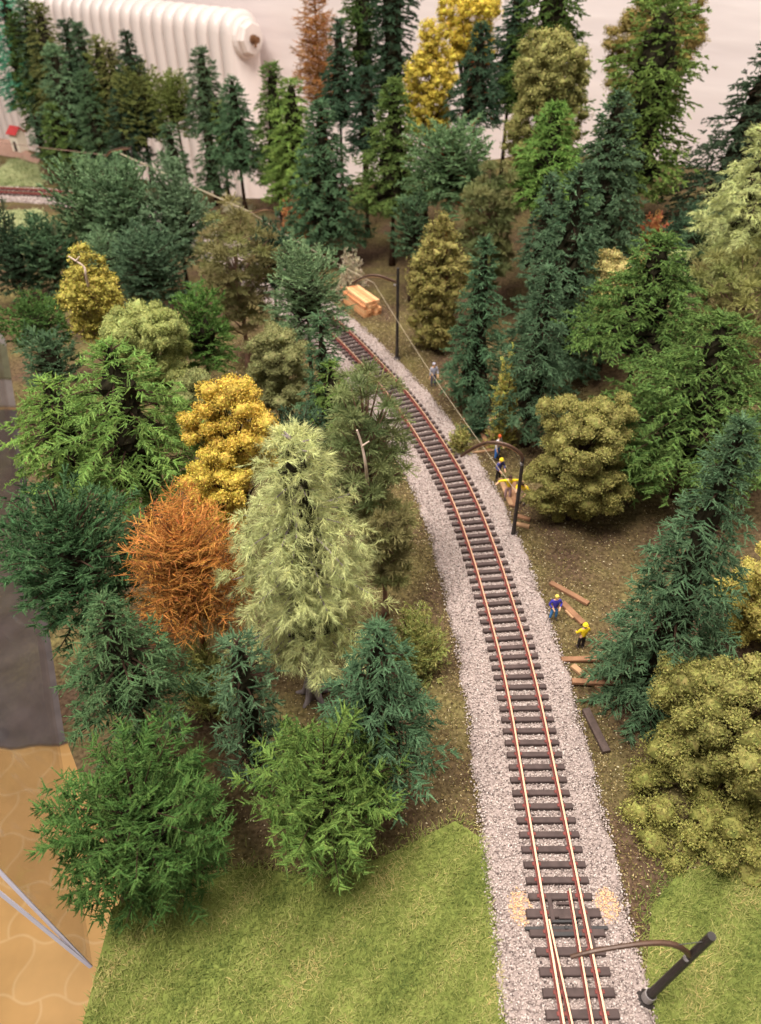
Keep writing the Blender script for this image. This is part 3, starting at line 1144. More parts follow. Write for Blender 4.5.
def make_tree(i, name, kind, colr, geo, Y, label, opt):
    r = np.random.default_rng(1000 + i)
    bark = opt.get('bark', M_BARK)
    if kind in ('cone', 'spire', 'column', 'oval', 'larch', 'twigcone'):
        tx, ty, bot, W = geo
        top = PY(tx, ty, Y)
        if inside(top[None, :2], OUT)[0] == False or top[1] > back_y(top[0]) - 1.0:
            for _ in range(60):
                Y -= 0.5
                top = PY(tx, ty, Y)
                if inside(top[None, :2], OUT)[0] and top[1] < back_y(top[0]) - 1.0:
                    break
        g0 = float(gz(top[:2])[0])
        zt = top[2]
        zm = (zt + g0) / 2
        zc_ = ZC((0, Y, zm))
        R = W / 2 * zc_ / F * (1.18 if kind == 'spire' else 1.04)
        th = math.atan2(HC - zm, Y)
        zb = PY(tx, bot - R * math.sin(th) * F / zc_, Y)[2]
        zb = min(max(zb, g0 + 0.25), zt - 2.0)
        base = np.array([top[0], top[1], g0])
        zlo, zhi = zb - g0, zt - g0
    else:
        cx, cy, W, Hp = geo
        cen = PY(cx, cy, Y)
        if kind != 'shrub' and cen[1] > back_y(cen[0]) - 1.0:
            for _ in range(60):
                Y -= 0.5
                cen = PY(cx, cy, Y)
                if cen[1] < back_y(cen[0]) - 1.0:
                    break
        g0 = float(gz(cen[:2])[0])
        zc_ = ZC(cen)
        R = W / 2 * zc_ / F
        th = math.atan2(HC - cen[2], Y)
        hh = Hp / 2 * zc_ / F
        Rz = math.sqrt(max(hh ** 2 - (R * math.sin(th)) ** 2, (0.55 * R) ** 2)) / math.cos(th)
        Rz = min(Rz, 2.4 * R)
        base = np.array([cen[0], cen[1], g0])
        zcn = cen[2] - g0
        if zcn - Rz < 0.1:                    # keep the crown above the ground
            Rz = max(min(Rz, zcn - 0.1), 0.5 * R)
        zlo, zhi = max(zcn - Rz, 0.1), zcn + Rz
    px_cm = F / zc_
    q = min(max(17 / px_cm, 0.95), 1.75)
    near = px_cm > 13.5
    root = empty(name, base, label, opt.get('cat', 'tree'), opt.get('group', 'model trees of the layout forest'))
    rad = min(max(0.018 * (zhi), 0.09), 0.26)
    A = B = lump = None
    if kind in ('cone', 'spire', 'column', 'oval', 'dome', 'larch', 'twig', 'twigcone'):
        dens = opt.get('dens', 1.0) * (2.5 if near else 2.5) / q ** 0.25
        if kind in ('dome', 'twig'):
            A, B = dome_branches(zcn, R, Rz, dens * 0.8, r)
            sag = r.normal(0.05, 0.1, len(A))
        elif kind == 'larch':
            A, B = cone_branches(zlo, zhi, R * 0.92, dens * 0.8, r, 'oval2', -0.05, None)
            sag = 0.25 + 0.15 * r.random(len(A))
        elif kind == 'twigcone':
            A, B = cone_branches(zlo, zhi, R, dens * 0.8, r, 'spire', 0.4, None)
            sag = r.normal(0, 0.05, len(A))
        else:
            A, B = cone_branches(zlo, zhi, R, dens, r, kind, opt.get('up', -0.08), None)
            sag = 0.10 + 0.22 * r.random(len(A))
        if kind == 'larch':
            sp, smin, tl, sidev, kn, nl, wd, tilt, dr, core = 0.20 * q, 0.35, 0.62, 1.0, 20, 0.34, 0.022 * q, 0.75, 0.30, 0.03
        elif kind in ('twig', 'twigcone'):
            sp, smin, tl, sidev, kn, nl, wd, tilt, dr, core = 0.24 * q ** 0.6, 0.25, 0.75, 1.0, 12, 0.10 * q, 0.03 * q, 0.8, 0.15, 0.05
        else:
            sp, smin, tl, sidev, kn, nl, wd, tilt, dr, core = 0.15 * q ** 0.5, 0.55, 0.58 * q ** 0.1, 1.0, 16, 0.105 * q ** 0.75, 0.038 * q, 0.9, opt.get('droop', 0.10), 0.10 * q ** 0.5
        sp *= opt.get('sp', 1.0)
        P, D, L, bi = branch_twigs(A, B, sag, sp, smin, tl, sidev, r, dr)
        cap = 7200 if near else (5000 if px_cm > 8.2 else 3400)
        if len(P) > cap:
            nl, wd, core = nl * (1 + 0.10 * min(1, len(P) / cap - 1)), wd * min(1.6, (len(P) / cap) ** 0.55), core * min(1.5, (len(P) / cap) ** 0.5)
            s_ = r.choice(len(P), cap, replace=False)
            P, D, L, bi = P[s_], D[s_], L[s_], bi[s_]
        kn, wd = (int(kn * 0.66), wd * 1.35) if not near else (int(kn * 0.82), wd * 1.12)
        V, Fc, ti = needles(P, D, L, kn, nl, wd, tilt, r, core)
        br_t = r.normal(0, 0.10, len(A))
        tint = np.clip(0.5 + br_t[bi][ti] + r.normal(0, 0.14, len(P))[ti] + r.normal(0, 0.15, len(ti)), 0, 1)
        warm = np.clip(0.5 + (r.normal(0, 0.12, len(P)))[ti] + r.normal(0, 0.06), 0, 1)
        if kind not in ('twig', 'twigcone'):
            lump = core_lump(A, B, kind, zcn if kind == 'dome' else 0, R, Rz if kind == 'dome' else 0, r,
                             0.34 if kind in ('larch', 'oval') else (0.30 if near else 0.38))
    elif kind == 'clump':
        rbm = opt.get('rb', 0.20) * R * 0.78 + 0.16
        cen_ = shell_points(1500, zcn, R - rbm * 0.7, max(Rz - rbm * 0.7, 0.3), rbm * opt.get('gap', 1.6 if near else 1.32), r, 0.5)
        rb = rbm * (0.75 + 0.5 * r.random(len(cen_)))
        V, Fc, tint = clump_crown(cen_, rb, r, near)
        warm = np.clip(0.5 + r.normal(0, 0.2, len(Fc)), 0, 1)
        A = np.c_[np.zeros(len(cen_)), np.zeros(len(cen_)), np.clip(cen_[:, 2] * 0.65, 0.3, None)]
        B = cen_
    elif kind == 'pine':
        rbm = 0.19 * R + 0.32
        cen_ = shell_points(700, zcn, R - rbm * 0.6, max(Rz - rbm * 0.6, 0.3), rbm * 1.05, r, 0.35)
        n = len(cen_)
        m = 75 if near else 60
        dd = unit(r.normal(size=(n, m, 3)))
        dd[..., 2] = np.abs(dd[..., 2]) * 0.9 - 0.25
        st = cen_[:, None] + unit(dd) * (rbm * 0.55 * r.random((n, m)))[..., None] * np.array([1.1, 1.1, 0.7])
        P, D = st.reshape(-1, 3), unit(dd).reshape(-1, 3)
        L = np.full(len(P), rbm * 0.5) * (0.7 + 0.5 * r.random(len(P)))
        V, Fc, ti = needles(P, D, L, 9, 0.16 * q ** 0.7, 0.032 * q, 0.7, r, 0.05 * q)
        bi = np.repeat(np.arange(n), m)
        tint = np.clip(0.46 + r.normal(0, 0.11, n)[bi][ti] + r.normal(0, 0.13, len(ti)), 0, 1)
        warm = np.clip(0.5 + r.normal(0, 0.25, n)[bi][ti], 0, 1)
        A = np.c_[np.zeros(n), np.zeros(n), np.clip(cen_[:, 2] * 0.72, 0.3, None)]
        B = cen_
        bark = opt.get('bark', M_BARKP)
    else:                                      # shrub: tufts from the ground up
        n = int(30 + 26 * R * R)
        d = unit(r.normal(size=(n, 3)))
        d[:, 2] = np.abs(d[:, 2])
        B = d * np.array([R, R, zhi * 0.95]) * (0.6 + 0.4 * r.random((n, 1)))
        B[:, 2] += 0.1
        A = np.c_[B[:, :2] * 0.15, np.zeros(n)]
        sag = np.zeros(n)
        P, D, L, bi = branch_twigs(A, B, sag, 0.28 * q, 0.3, 0.5, 1.0, r, 0.0)
        V, Fc, ti = needles(P, D, L, 11, 0.14 * q ** 0.5, 0.05 * q, 0.9, r, 0.06)
        tint = np.clip(0.5 + r.normal(0, 0.17, len(P))[ti], 0, 1)
        warm = np.clip(0.5 + r.normal(0, 0.3, len(P))[ti], 0, 1)
    V[:, 2] = np.maximum(V[:, 2], 0.02)
    o = mk('foliage', V + base, Fc, M_FOL, root, base, attrs={'tint': tint, 'warm': warm})
    set_color(o, colr, 0.03, r)
    if kind == 'shrub':
        b = MB()
        for k in range(0, len(A), max(1, len(A) // 14)):
            b.tube([A[k] + base, (A[k] + B[k]) / 2 + base, B[k] + base], [0.05, 0.04, 0.02], 4, cap=False)
        b.build('stems', bark, root, base)
    else:
        tt = zhi * (0.97 if kind in ('cone', 'spire', 'column', 'larch', 'oval', 'twigcone') else 0.8)
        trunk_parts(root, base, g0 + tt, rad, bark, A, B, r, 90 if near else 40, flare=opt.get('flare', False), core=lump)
    if 'bare' in opt:
        bp = np.array([PY(px_, py_, base[1] - (1.0 + 0.5 * R)) for px_, py_ in opt['bare']])
        bp[0] = bp[0] * 0.4 + (base + np.array([0, 0, bp[0][2] - base[2] - 1.0])) * 0.6
        b = MB().tube(smooth_line(bp, 0.15), np.linspace(0.12, 0.05, len(smooth_line(bp, 0.15))), 6)
        b.tube([bp[-2], bp[-2] + np.array([0.35, -0.1, 0.35])], [0.07, 0.04], 5)
        b.build('bare_branch', M_BARKW, root, base)['label'] = 'pale bare branch'
    return root


SPR, FIR, BRD, LAR, PIN, SHR = 'spruce_tree', 'fir_tree', 'broadleaf_tree', 'larch_tree', 'pine_tree', 'shrub'
TREES = [
 # --- between the board edge and the track, near to far
 (FIR, 'dome', 'dgreen', (142, 824, 176, 162), 16, 'round dark green fir on the lawn corner above the ochre floor', {}),
 (FIR, 'dome', 'lgreen', (326, 796, 142, 170), 17.5, 'round lighter green fir at the back edge of the lawn', {}),
 (SPR, 'cone', 'teal', (378, 626, 808, 140), 20.5, 'bluish green spruce beside the round lighter green fir, nearest the ballast', {'dens': 1.1}),
 (SPR, 'column', 'teal', (236, 640, 795, 74), 20.5, 'slim bluish green spruce standing between the two round firs', {}),
 (FIR, 'cone', 'lkfir', (103, 602, 760, 140), 21.3, 'dark layered fir with bare lower trunk behind the round dark fir', {}),
 (FIR, 'dome', 'dkfir', (72, 562, 140, 170), 27, 'dark green fir overhanging the board edge, under the bright green pair', {}),
 (FIR, 'oval', 'bgreen', (107, 343, 528, 128), 36, 'tall bright green fir, pointed top, next to the yellow tree', {}),
 (FIR, 'oval', 'bgreen', (46, 382, 515, 104), 37, 'bright green fir at the board edge with a drooping side tip', {}),
 (LAR, 'twig', 'rust', (188, 572, 116, 150), 27, 'rusty orange bare-twigged larch beside the pale green larch', {'dens': 1.6, 'bark': M_BARKR}),
 (BRD, 'clump', 'yellow', (234, 432, 84, 112), 36, 'bright yellow clumpy tree behind the pale green larch', {'rb': 0.2}),
 (BRD, 'clump', 'yellow', (219, 490, 66, 88), 33, 'low yellow clumpy tree between the bright yellow crown and orange larch', {'rb': 0.24}),
 (LAR, 'larch', 'pale', (291, 436, 696, 158), 26, 'large pale green feathery larch in the middle of the wood', {'flare': True, 'bark': M_BARKG}),
 (PIN, 'pine', 'pineg', (365, 455, 98, 165), 34, 'dull green pine with pinkish limbs hard by the ballast', {'bare': [(372, 500), (366, 468), (362, 446), (357, 430)]}),
 (PIN, 'pine', 'dolive', (385, 545, 62, 110), 32, 'dark olive pine by the ballast under the pinkish-limbed pine', {}),
 (FIR, 'cone', 'bgreen', (330, 362, 440, 54), 46, 'small bright green fir at the track behind the pinkish-limbed pine', {}),
 (BRD, 'clump', 'dolive', (277, 372, 64, 92), 50, 'dull olive clumpy tree behind the bright yellow tree', {'rb': 0.22}),
 (SPR, 'cone', 'teal', (320, 316, 435, 56), 47, 'narrow bluish green spruce at the ballast by the olive clumpy tree', {}),
 (SPR, 'dome', 'gteal', (306, 298, 80, 106), 55, 'rounded grey green spruce across the track from the log stack', {}),
 (PIN, 'pine', 'dolive', (237, 272, 80, 140), 62, 'tall dull olive pine before the rounded grey green spruce', {}),
 (SPR, 'dome', 'dteal', (272, 262, 52, 84), 66, 'dark green spruce just behind the tall dull olive pine', {}),
 (FIR, 'dome', 'mgreen', (203, 336, 62, 95), 54, 'mid green fir below the tall dull olive pine', {}),
 (BRD, 'clump', 'yolive', (93, 300, 58, 92), 55, 'yellowish olive tree with a bare white-barked top branch', {'bark': M_BARKP, 'rb': 0.2, 'bare': [(88, 292), (86, 276), (84, 267), (76, 261), (68, 256)]}),
 (BRD, 'clump', 'golive', (146, 350, 86, 100), 50, 'greenish olive clumpy tree between the white-branched and mid green trees', {'rb': 0.17}),
 (FIR, 'dome', 'dgreen', (38, 325, 66, 64), 57, 'low dark green fir at the far bend of the board edge', {}),
 (SPR, 'dome', 'teal', (50, 362, 58, 70), 52, 'bluish green spruce at the board edge above the bright green pair', {}),
 (SPR, 'dome', 'gteal', (94, 224, 84, 122), 80, 'grey green spruce in front of the far wire arm', {}),
 (SPR, 'dome', 'gteal', (128, 224, 72, 122), 77, 'grey green spruce second along the row before the far wire arm', {}),
 (SPR, 'dome', 'gteal', (178, 226, 72, 112), 77, 'grey green spruce beside the tall dull olive pine', {}),
 (SPR, 'dome', 'teal', (48, 258, 52, 100), 76, 'bluish green spruce before the distant track end', {}),
 (SPR, 'dome', 'dteal', (14, 262, 52, 106), 75, 'dark bluish spruce at the picture edge by the pale meadow', {}),
 (SPR, 'dome', 'teal', (150, 270, 74, 88), 69, 'bluish green spruce behind the greenish olive clumpy tree', {}),
 (SPR, 'dome', 'gteal', (106, 262, 60, 62), 70, 'grey green spruce directly behind the white-branched olive tree', {}),
 (BRD, 'clump', 'dolive', (198, 412, 70, 84), 44, 'shaded dull olive tree between bright green fir and yellow tree', {'rb': 0.2}),
 (SPR, 'dome', 'dteal', (300, 450, 60, 90), 41, 'dark spruce hidden behind the pale green larch', {}),
 (SHR, 'shrub', 'weed', (418, 635, 70, 80), 28, 'low yellowish green bush beside the ballast under the pines', {'cat': 'bush', 'group': 'bushes of the layout'}),
 (SHR, 'shrub', 'weed', (205, 662, 74, 56), 25.5, 'low olive bush under the rusty orange larch', {'cat': 'bush', 'group': 'bushes of the layout'}),
 # --- far row before the radiator
 (SPR, 'spire', 'lteal', (2, -6, 110, 49), 130, 'bright bluish green spruce at the very end of the back row', {}),
 (SPR, 'spire', 'dgreen', (14, 14, 130, 41), 126, 'dark green spruce standing over the red-roofed hut', {}),
 (SPR, 'spire', 'teal', (24, 2, 128, 46), 126, 'tall bluish spruce behind the red-roofed hut', {}),
 (SPR, 'spire', 'brgreen', (37, 6, 120, 49), 125, 'tall brownish green spruce next to the red-roofed hut', {}),
 (SPR, 'spire', 'gteal', (51, 46, 168, 49), 119, 'grey green spruce reaching down to the distant track', {}),
 (SPR, 'spire', 'teal', (34, 115, 160, 22), 118, 'tiny slim spruce beside the red-roofed hut', {}),
 (SPR, 'spire', 'mgreen', (52, 106, 172, 41), 117, 'small mid green spruce at the edge of the pale field', {}),
 (SPR, 'spire', 'dteal', (64, 20, 140, 39), 123, 'bluish spruce with thin tip, one of a twin-topped pair', {}),
 (SPR, 'spire', 'teal', (77, 24, 150, 41), 122, 'bluish spruce with thin tip beside its twin, nearer the radiator', {}),
 (SPR, 'spire', 'ogreen', (96, 38, 150, 46), 121, 'olive green spruce under the middle of the radiator', {}),
 (SPR, 'spire', 'teal', (84, 72, 170, 37), 117, 'bluish spruce in front of the twin-topped pair', {}),
 (SPR, 'spire', 'brgreen', (108, 44, 150, 37), 120, 'brownish green spruce beside the olive green one before the radiator', {}),
 (SPR, 'cone', 'dteal', (125, 32, 140, 56), 119, 'dark bluish cone-shaped spruce against the radiator ribs', {}),
 (FIR, 'dome', 'ogreen', (140, 108, 54, 84), 116, 'olive green rounded fir in front of the dark cone-shaped spruce', {}),
 (SPR, 'spire', 'dteal', (118, 92, 170, 41), 115, 'dark slim spruce behind the far wire arm', {}),
 (FIR, 'dome', 'ogreen', (175, 106, 44, 66), 115, 'olive green fir on a thin trunk below the radiator ribs', {}),
 (SPR, 'spire', 'teal', (200, 50, 138, 46), 114, 'slim pointed spruce against the last radiator ribs', {}),
 (SPR, 'spire', 'teal', (206, 126, 196, 34), 108, 'small slim spruce at the foot of the slim pointed one', {}),
 (SPR, 'spire', 'teal', (168, 126, 180, 32), 110, 'small spruce under the thin-trunked olive green fir', {}),
 (SPR, 'cone', 'teal', (231, 77, 178, 63), 104, 'pointed bluish spruce on a tall bare trunk below the radiator end', {}),
 (SPR, 'spire', 'ygreen', (217, 100, 165, 29), 110, 'yellowish green spruce half behind the bare-trunked bluish spruce', {}),
 (SPR, 'spire', 'mgreen', (271, 65, 190, 51), 103, 'mid green spruce just past the radiator end', {}),
 (SPR, 'spire', 'bgreen', (290, 82, 208, 61), 97, 'bright green spruce on a thin bare trunk near the radiator end', {}),
 (SPR, 'cone', 'teal', (320, 102, 252, 95), 88, 'bluish green spruce with orange trunk glimpse, beyond the log stack', {'bark': M_BARKO}),
 (LAR, 'twigcone', 'drust', (314, -22, 112, 50), 103, 'rusty orange bare larch against the wall', {'dens': 1.8, 'bark': M_BARKR}),
 (SPR, 'cone', 'dteal', (338, 20, 128, 52), 98, 'dark pointed spruce in front of the rusty larch on the wall side', {}),
 (SPR, 'column', 'dgreen', (362, -30, 105, 50), 102, 'dark green columnar tree behind the dark pointed spruce', {}),
 (SPR, 'column', 'dteal', (393, -40, 115, 58), 99, 'very tall dark bluish tree beside the yellow tree by the wall', {}),
 (SPR, 'spire', 'dteal', (366, 70, 160, 44), 94, 'small dark spruce between the dark columns and the bright green one', {}),
 (SPR, 'cone', 'mgreen', (394, 80, 222, 90), 86, 'broad bright green spruce below the very tall dark tree', {'up': 0.0}),
 (BRD, 'clump', 'dyellow', (431, 88, 54, 104), 93, 'mustard yellow clumpy tree, lower of the two by the wall', {'rb': 0.2}),
 (BRD, 'clump', 'dyellow', (470, 18, 62, 84), 99, 'mustard yellow clumpy tree, taller one rising out of view', {'rb': 0.2}),
 (SPR, 'cone', 'dteal', (482, 24, 132, 66), 89, 'dark bluish spruce in front of the taller yellow tree', {'bark': M_BARKO}),
 (SPR, 'dome', 'gteal', (450, 170, 92, 96), 80, 'broad rounded bluish tree on an orange trunk', {'bark': M_BARKO}),
 (SPR, 'dome', 'teal', (412, 232, 40, 74), 77, 'small bluish spruce at the foot of the broad rounded bluish tree', {}),
 (SPR, 'cone', 'dteal', (521, -30, 110, 62), 96, 'dark spruce against the wall between yellow and olive trees', {}),
 (SPR, 'cone', 'dgreen', (563, -75, 118, 100), 93, 'tall dark green spruce at the wall behind the olive clumpy tree', {}),
 (BRD, 'clump', 'olive', (545, 110, 80, 150), 80, 'olive clumpy tree against the wall in front of the tall dark green spruce', {'rb': 0.17}),
 (FIR, 'cone', 'bgreen', (557, 104, 222, 96), 72, 'bright green fir in front of the tall olive clumpy tree', {'up': 0.05}),
 (SPR, 'cone', 'teal', (553, 176, 275, 56), 67, 'slim bluish spruce below the bright green fir', {}),
 (SPR, 'cone', 'teal', (621, 92, 270, 112), 72, 'broad bluish spruce leaning on the tall light green fir', {}),
 (FIR, 'column', 'olgreen', (668, 2, 205, 106), 82, 'tall light green fir standing out against the bare wall', {}),
 (BRD, 'clump', 'obrown', (655, 45, 92, 135), 93, 'brownish olive tree behind the tall light green fir', {'rb': 0.17}),
 (SPR, 'cone', 'dteal', (778, 40, 235, 150), 80, 'dark spruce by the wall at the picture edge', {}),
 (LAR, 'larch', 'pale', (778, 130, 300, 120), 58, 'pale green larch at the picture edge before the dark spruce', {}),
 (SHR, 'shrub', 'orange', (652, 232, 48, 48), 76, 'orange shrub under the tall light green fir', {'cat': 'bush', 'group': 'bushes of the layout'}),
 (SPR, 'dome', 'dteal', (694, 236, 62, 60), 73, 'low dark spruce beside the orange shrub', {}),
 # --- right-hand wood, near the track
 (BRD, 'clump', 'olive', (437, 286, 58, 122), 66, 'olive clumpy tree on a thin trunk next to the standing mast', {'rb': 0.22}),
 (PIN, 'pine', 'dolive', (488, 232, 62, 140), 71, 'dark olive pine with reddish trunk behind the olive clumpy tree', {}),
 (SPR, 'cone', 'teal', (486, 238, 410, 72), 56, 'bluish spruce standing just uphill of the grey-clad worker', {}),
 (SHR, 'shrub', 'gold', (508, 376, 34, 74), 50.0, 'golden yellow shrub between two bluish spruces', {'cat': 'bush', 'group': 'bushes of the layout'}),
 (SPR, 'cone', 'teal', (550, 268, 445, 90), 50, 'bluish spruce behind the golden shrub and workers', {}),
 (SPR, 'cone', 'teal', (582, 165, 390, 120), 60, 'large bluish spruce uphill behind the golden shrub', {}),
 (BRD, 'clump', 'olive', (581, 458, 98, 216), 41, 'tall olive clumpy tree right behind the curved mast and workers', {'rb': 0.17}),
 (BRD, 'clump', 'polive', (613, 300, 74, 90), 60, 'pale olive tree peeping out behind the spreading green fir', {'rb': 0.22}),
 (FIR, 'cone', 'mgreen', (663, 238, 380, 150), 52, 'spreading green fir with bare brown trunk on the slope', {'up': 0.0}),
 (SPR, 'cone', 'teal', (702, 212, 305, 62), 60, 'slim bluish spruce top behind the spreading green fir', {}),
 (PIN, 'pine', 'golive', (738, 300, 104, 125), 54, 'greenish olive pine at the picture edge below the pale larch', {}),
 (FIR, 'cone', 'mgreen', (726, 318, 515, 215), 43, 'wide green fir above the big leaning bluish spruce', {'up': 0.0}),
 (FIR, 'dome', 'mgreen', (622, 462, 84, 84), 43, 'low green fir boughs beside the olive clumpy tree', {}),
 (SPR, 'cone', 'teal', (745, 418, 750, 146), 26, 'big bluish green spruce beside the loose boards', {'dens': 1.15}),
 (BRD, 'clump', 'gold', (762, 598, 84, 118), 30, 'yellowish tree at the picture edge behind the big olive tree', {'rb': 0.16}),
 (BRD, 'clump', 'olive', (738, 720, 150, 130), 21, 'big olive clumpy tree above the lawn, upper crown', {'rb': 0.18}),
 (BRD, 'clump', 'olive', (712, 800, 168, 130), 19.5, 'big olive clumpy bush hanging over the lawn edge', {'rb': 0.18}),
 (SHR, 'shrub', 'teal', (478, 404, 32, 30), 52, 'small bluish bush at the foot of the spruce by the boards', {'cat': 'bush', 'group': 'bushes of the layout'}),
 (SHR, 'shrub', 'weed', (461, 433, 26, 20), 49, 'small yellowish green bush on the ballast shoulder near the boards', {'cat': 'bush', 'group': 'bushes of the layout'}),
 (SHR, 'shrub', 'beige', (350, 268, 34, 46), 78, 'pale dry bush beside the log stack', {'cat': 'bush', 'group': 'bushes of the layout'}),
 (SHR, 'shrub', 'beige', (238, 205, 32, 26), 105, 'pale dry bush at the back edge under bare trunks', {'cat': 'bush', 'group': 'bushes of the layout'}),
 (SHR, 'shrub', 'orange', (292, 214, 30, 44), 93, 'rusty orange bush behind the far mast', {'cat': 'bush', 'group': 'bushes of the layout'}),
]
for i_, t_ in enumerate(TREES):
    make_tree(i_, *t_)
# ------------------------------------------------------------------ radiator on the wall
M_RAD = plain('radiator_enamel', (220, 206, 200), 0.32, 0.5, var=0.03, scale=30)
M_BRASS = plain('dull_brass', (120, 84, 56), 0.4, 0.5, 0.6)


def radiator():
    best = min(np.arange(-60, 60, 0.5), key=lambda t: abs(380.5 + F * (W0 + WD * t + WN * 7.2)[0] / ZC((*(W0 + WD * t + WN * 7.2), 10)) - 247))
    E0 = W0 + WD * best + WN * 7.2
    ztop = PY(245, 9, E0[1])[2]
    zlow = ztop - 62
    root = empty('radiator', (E0[0], E0[1], zlow), 'cream ribbed column radiator on the wall behind the distant trees', 'radiator')
    base = np.array([E0[0], E0[1], zlow])
    A3, N3 = np.array([*WD, 0]), np.array([*WN, 0])
    hw, rr = 3.9, 3.3
    out = []
    for a in np.linspace(0, math.pi, 13):
        out.append((hw * math.cos(a) if abs(math.cos(a)) < 1 else hw * math.cos(a), ztop - rr + rr * math.sin(a) ** 0.8))
    for a in np.linspace(math.pi, 2 * math.pi, 13):
        out.append((hw * math.cos(a), zlow + rr + rr * math.sin(a)))
    out = np.array(out)
    cz = (ztop + zlow) / 2
    n = len(out)
    pitch = 3.0
    for i in range(30):
        V, Fc = [], []
        lays = [(-1.42, 0.9), (-1.15, 0.45), (-0.7, 0.12), (0, 0), (0.7, 0.12), (1.15, 0.45), (1.42, 0.9)]
        for u, ins in lays:
            for x, z in out:
                zz = z - ins * (1 if z > cz else -1) * 0.8
                xx = x - ins * np.sign(x) * min(1, abs(x) / hw * 1.6) * 0.7
                V.append((*(E0 + WD * (1.5 + i * pitch + u) + WN * xx), zz))
        for l in range(len(lays) - 1):
            for k in range(n):
                Fc.append((l * n + k, l * n + (k + 1) % n, (l + 1) * n + (k + 1) % n, (l + 1) * n + k))
        Fc.append(tuple(range(n - 1, -1, -1)))
        Fc.append(tuple((len(lays) - 1) * n + k for k in range(n)))
        mk('radiator_section', V, Fc, M_RAD, root, base, smooth=True)
    hc = np.array([E0[0], E0[1], ztop - 4.3])
    V, Fc = lathe([(3.2, -0.4), (3.3, 0.2), (3.1, 0.6), (2.9, 0.75)], hc, -A3, 24)
    V2, F2 = lathe([(2.75, 0.6), (2.75, 1.5), (2.4, 1.9), (0.9, 2.0)], hc, -A3, 8)
    b = MB().add(V, Fc).add(V2, F2)
    b.build('end_plug', M_RAD, root, base)
    V, Fc = lathe([(0.75, 1.8), (0.75, 2.6), (0.55, 2.65), (0.55, 3.3), (0.3, 3.35)], hc + N3 * 0.3, -A3, 10)
    b = MB().add(V, Fc)
    b.tube([hc - A3 * 3.0 + N3 * 0.3, hc - A3 * 3.2 + N3 * 1.0 - np.array([0, 0, 1.0])], 0.22, 6)
    o = b.build('bleed_valve', M_BRASS, root, base)
    o['label'] = 'dull brass bleed valve'
    # brackets hold it to the wall
    for t in (12, 75):
        b = MB()
        p = np.array([*(E0 + WD * t), ztop - 8])
        b.beam(p - N3 * 3.0, p - N3 * 7.25, 2.0, 2.0, bev=0.2)
        b.build('bracket', M_RAD, root, base)


radiator()

# ------------------------------------------------------------------ acrylic guard along the board edge
def clear_mat():
    m, nt = newmat('clear_acrylic')
    tr = nt.n('ShaderNodeBsdfTransparent')
    tr.inputs[0].default_value = (0.93, 0.93, 0.94, 1)
    gl = nt.n('ShaderNodeBsdfGlossy')
    gl.inputs['Roughness'].default_value = 0.06
    df = nt.n('ShaderNodeBsdfDiffuse')
    df.inputs[0].default_value = (0.85, 0.85, 0.88, 1)
    fr = nt.n('ShaderNodeFresnel')
    fr.inputs[0].default_value = 1.35
    fm = nt.n('ShaderNodeMath', operation='MULTIPLY', i_1=0.22)
    nt.l(fr, 0, fm, 0)
    g = nt.n('ShaderNodeNewGeometry')
    mp = nt.n('ShaderNodeMapping')
    mp.inputs['Scale'].default_value = (14, 90, 30)
    mp.inputs['Rotation'].default_value = (0.5, 0.2, 0.6)
    nt.l(g, 'Position', mp, 0)
    no = nt.n('ShaderNodeTexNoise')
    no.inputs['Scale'].default_value = 1.4
    no.inputs['Detail'].default_value = 5
    no.inputs['Distortion'].default_value = 1.2
    nt.l(mp, 0, no, 'Vector')
    r = ramp(nt, no, 0, [(0.60, (0.0, 0.0, 0.0, 1)), (0.72, (0.12, 0.12, 0.12, 1))])
    m1 = nt.n('ShaderNodeMixShader')
    nt.l(r, 0, m1, 0)
    nt.l(tr, 0, m1, 1)
    nt.l(df, 0, m1, 2)
    m2 = nt.n('ShaderNodeMixShader')
    nt.l(fm, 0, m2, 0)
    nt.l(m1, 0, m2, 1)
    nt.l(gl, 0, m2, 2)
    nt.l(m2, 0, nt.out, 0)
    return m


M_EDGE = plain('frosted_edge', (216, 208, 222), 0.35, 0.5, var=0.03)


def acrylic():
    a = PZ(97, 967, -0.9)
    b = np.array([-39.3, 73.5, -0.9])
    d = b - a
    d[2] = 0
    d /= np.linalg.norm(d)
    a = a - np.array([0.25, 0, 0])
    top = PZ(-26, 845, 7.0)
    up = top - a
    L = np.linalg.norm(b - a)
    th = np.cross(up, d)
    th = th / np.linalg.norm(th) * 0.07
    root = empty('acrylic_guard', a, 'clear scratched acrylic guard leaning outward along the board edge', 'acrylic guard')
    b_ = MB()
    P = [a, a + d * L, a + d * L + up, a + up]
    V = [p - th for p in P] + [p + th for p in P]
    b_.add(V, [(3, 2, 1, 0), (4, 5, 6, 7)])
    b_.build('clear_sheet', clear_mat(), root, a)
    for nm, p, q in (('cut_edge', P[0], P[3]), ('edge_refraction', P[0], PZ(-26, 872, 6.4)), ('top_edge', P[3], P[2])):  # second strip is added, a solid line for the refraction of the cut edge
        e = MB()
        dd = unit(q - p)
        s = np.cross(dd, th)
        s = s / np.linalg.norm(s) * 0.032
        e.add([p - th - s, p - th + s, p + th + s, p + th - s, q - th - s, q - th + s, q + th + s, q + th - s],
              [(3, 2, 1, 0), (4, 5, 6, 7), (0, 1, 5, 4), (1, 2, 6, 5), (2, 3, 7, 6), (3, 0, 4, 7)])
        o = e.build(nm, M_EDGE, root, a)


acrylic()

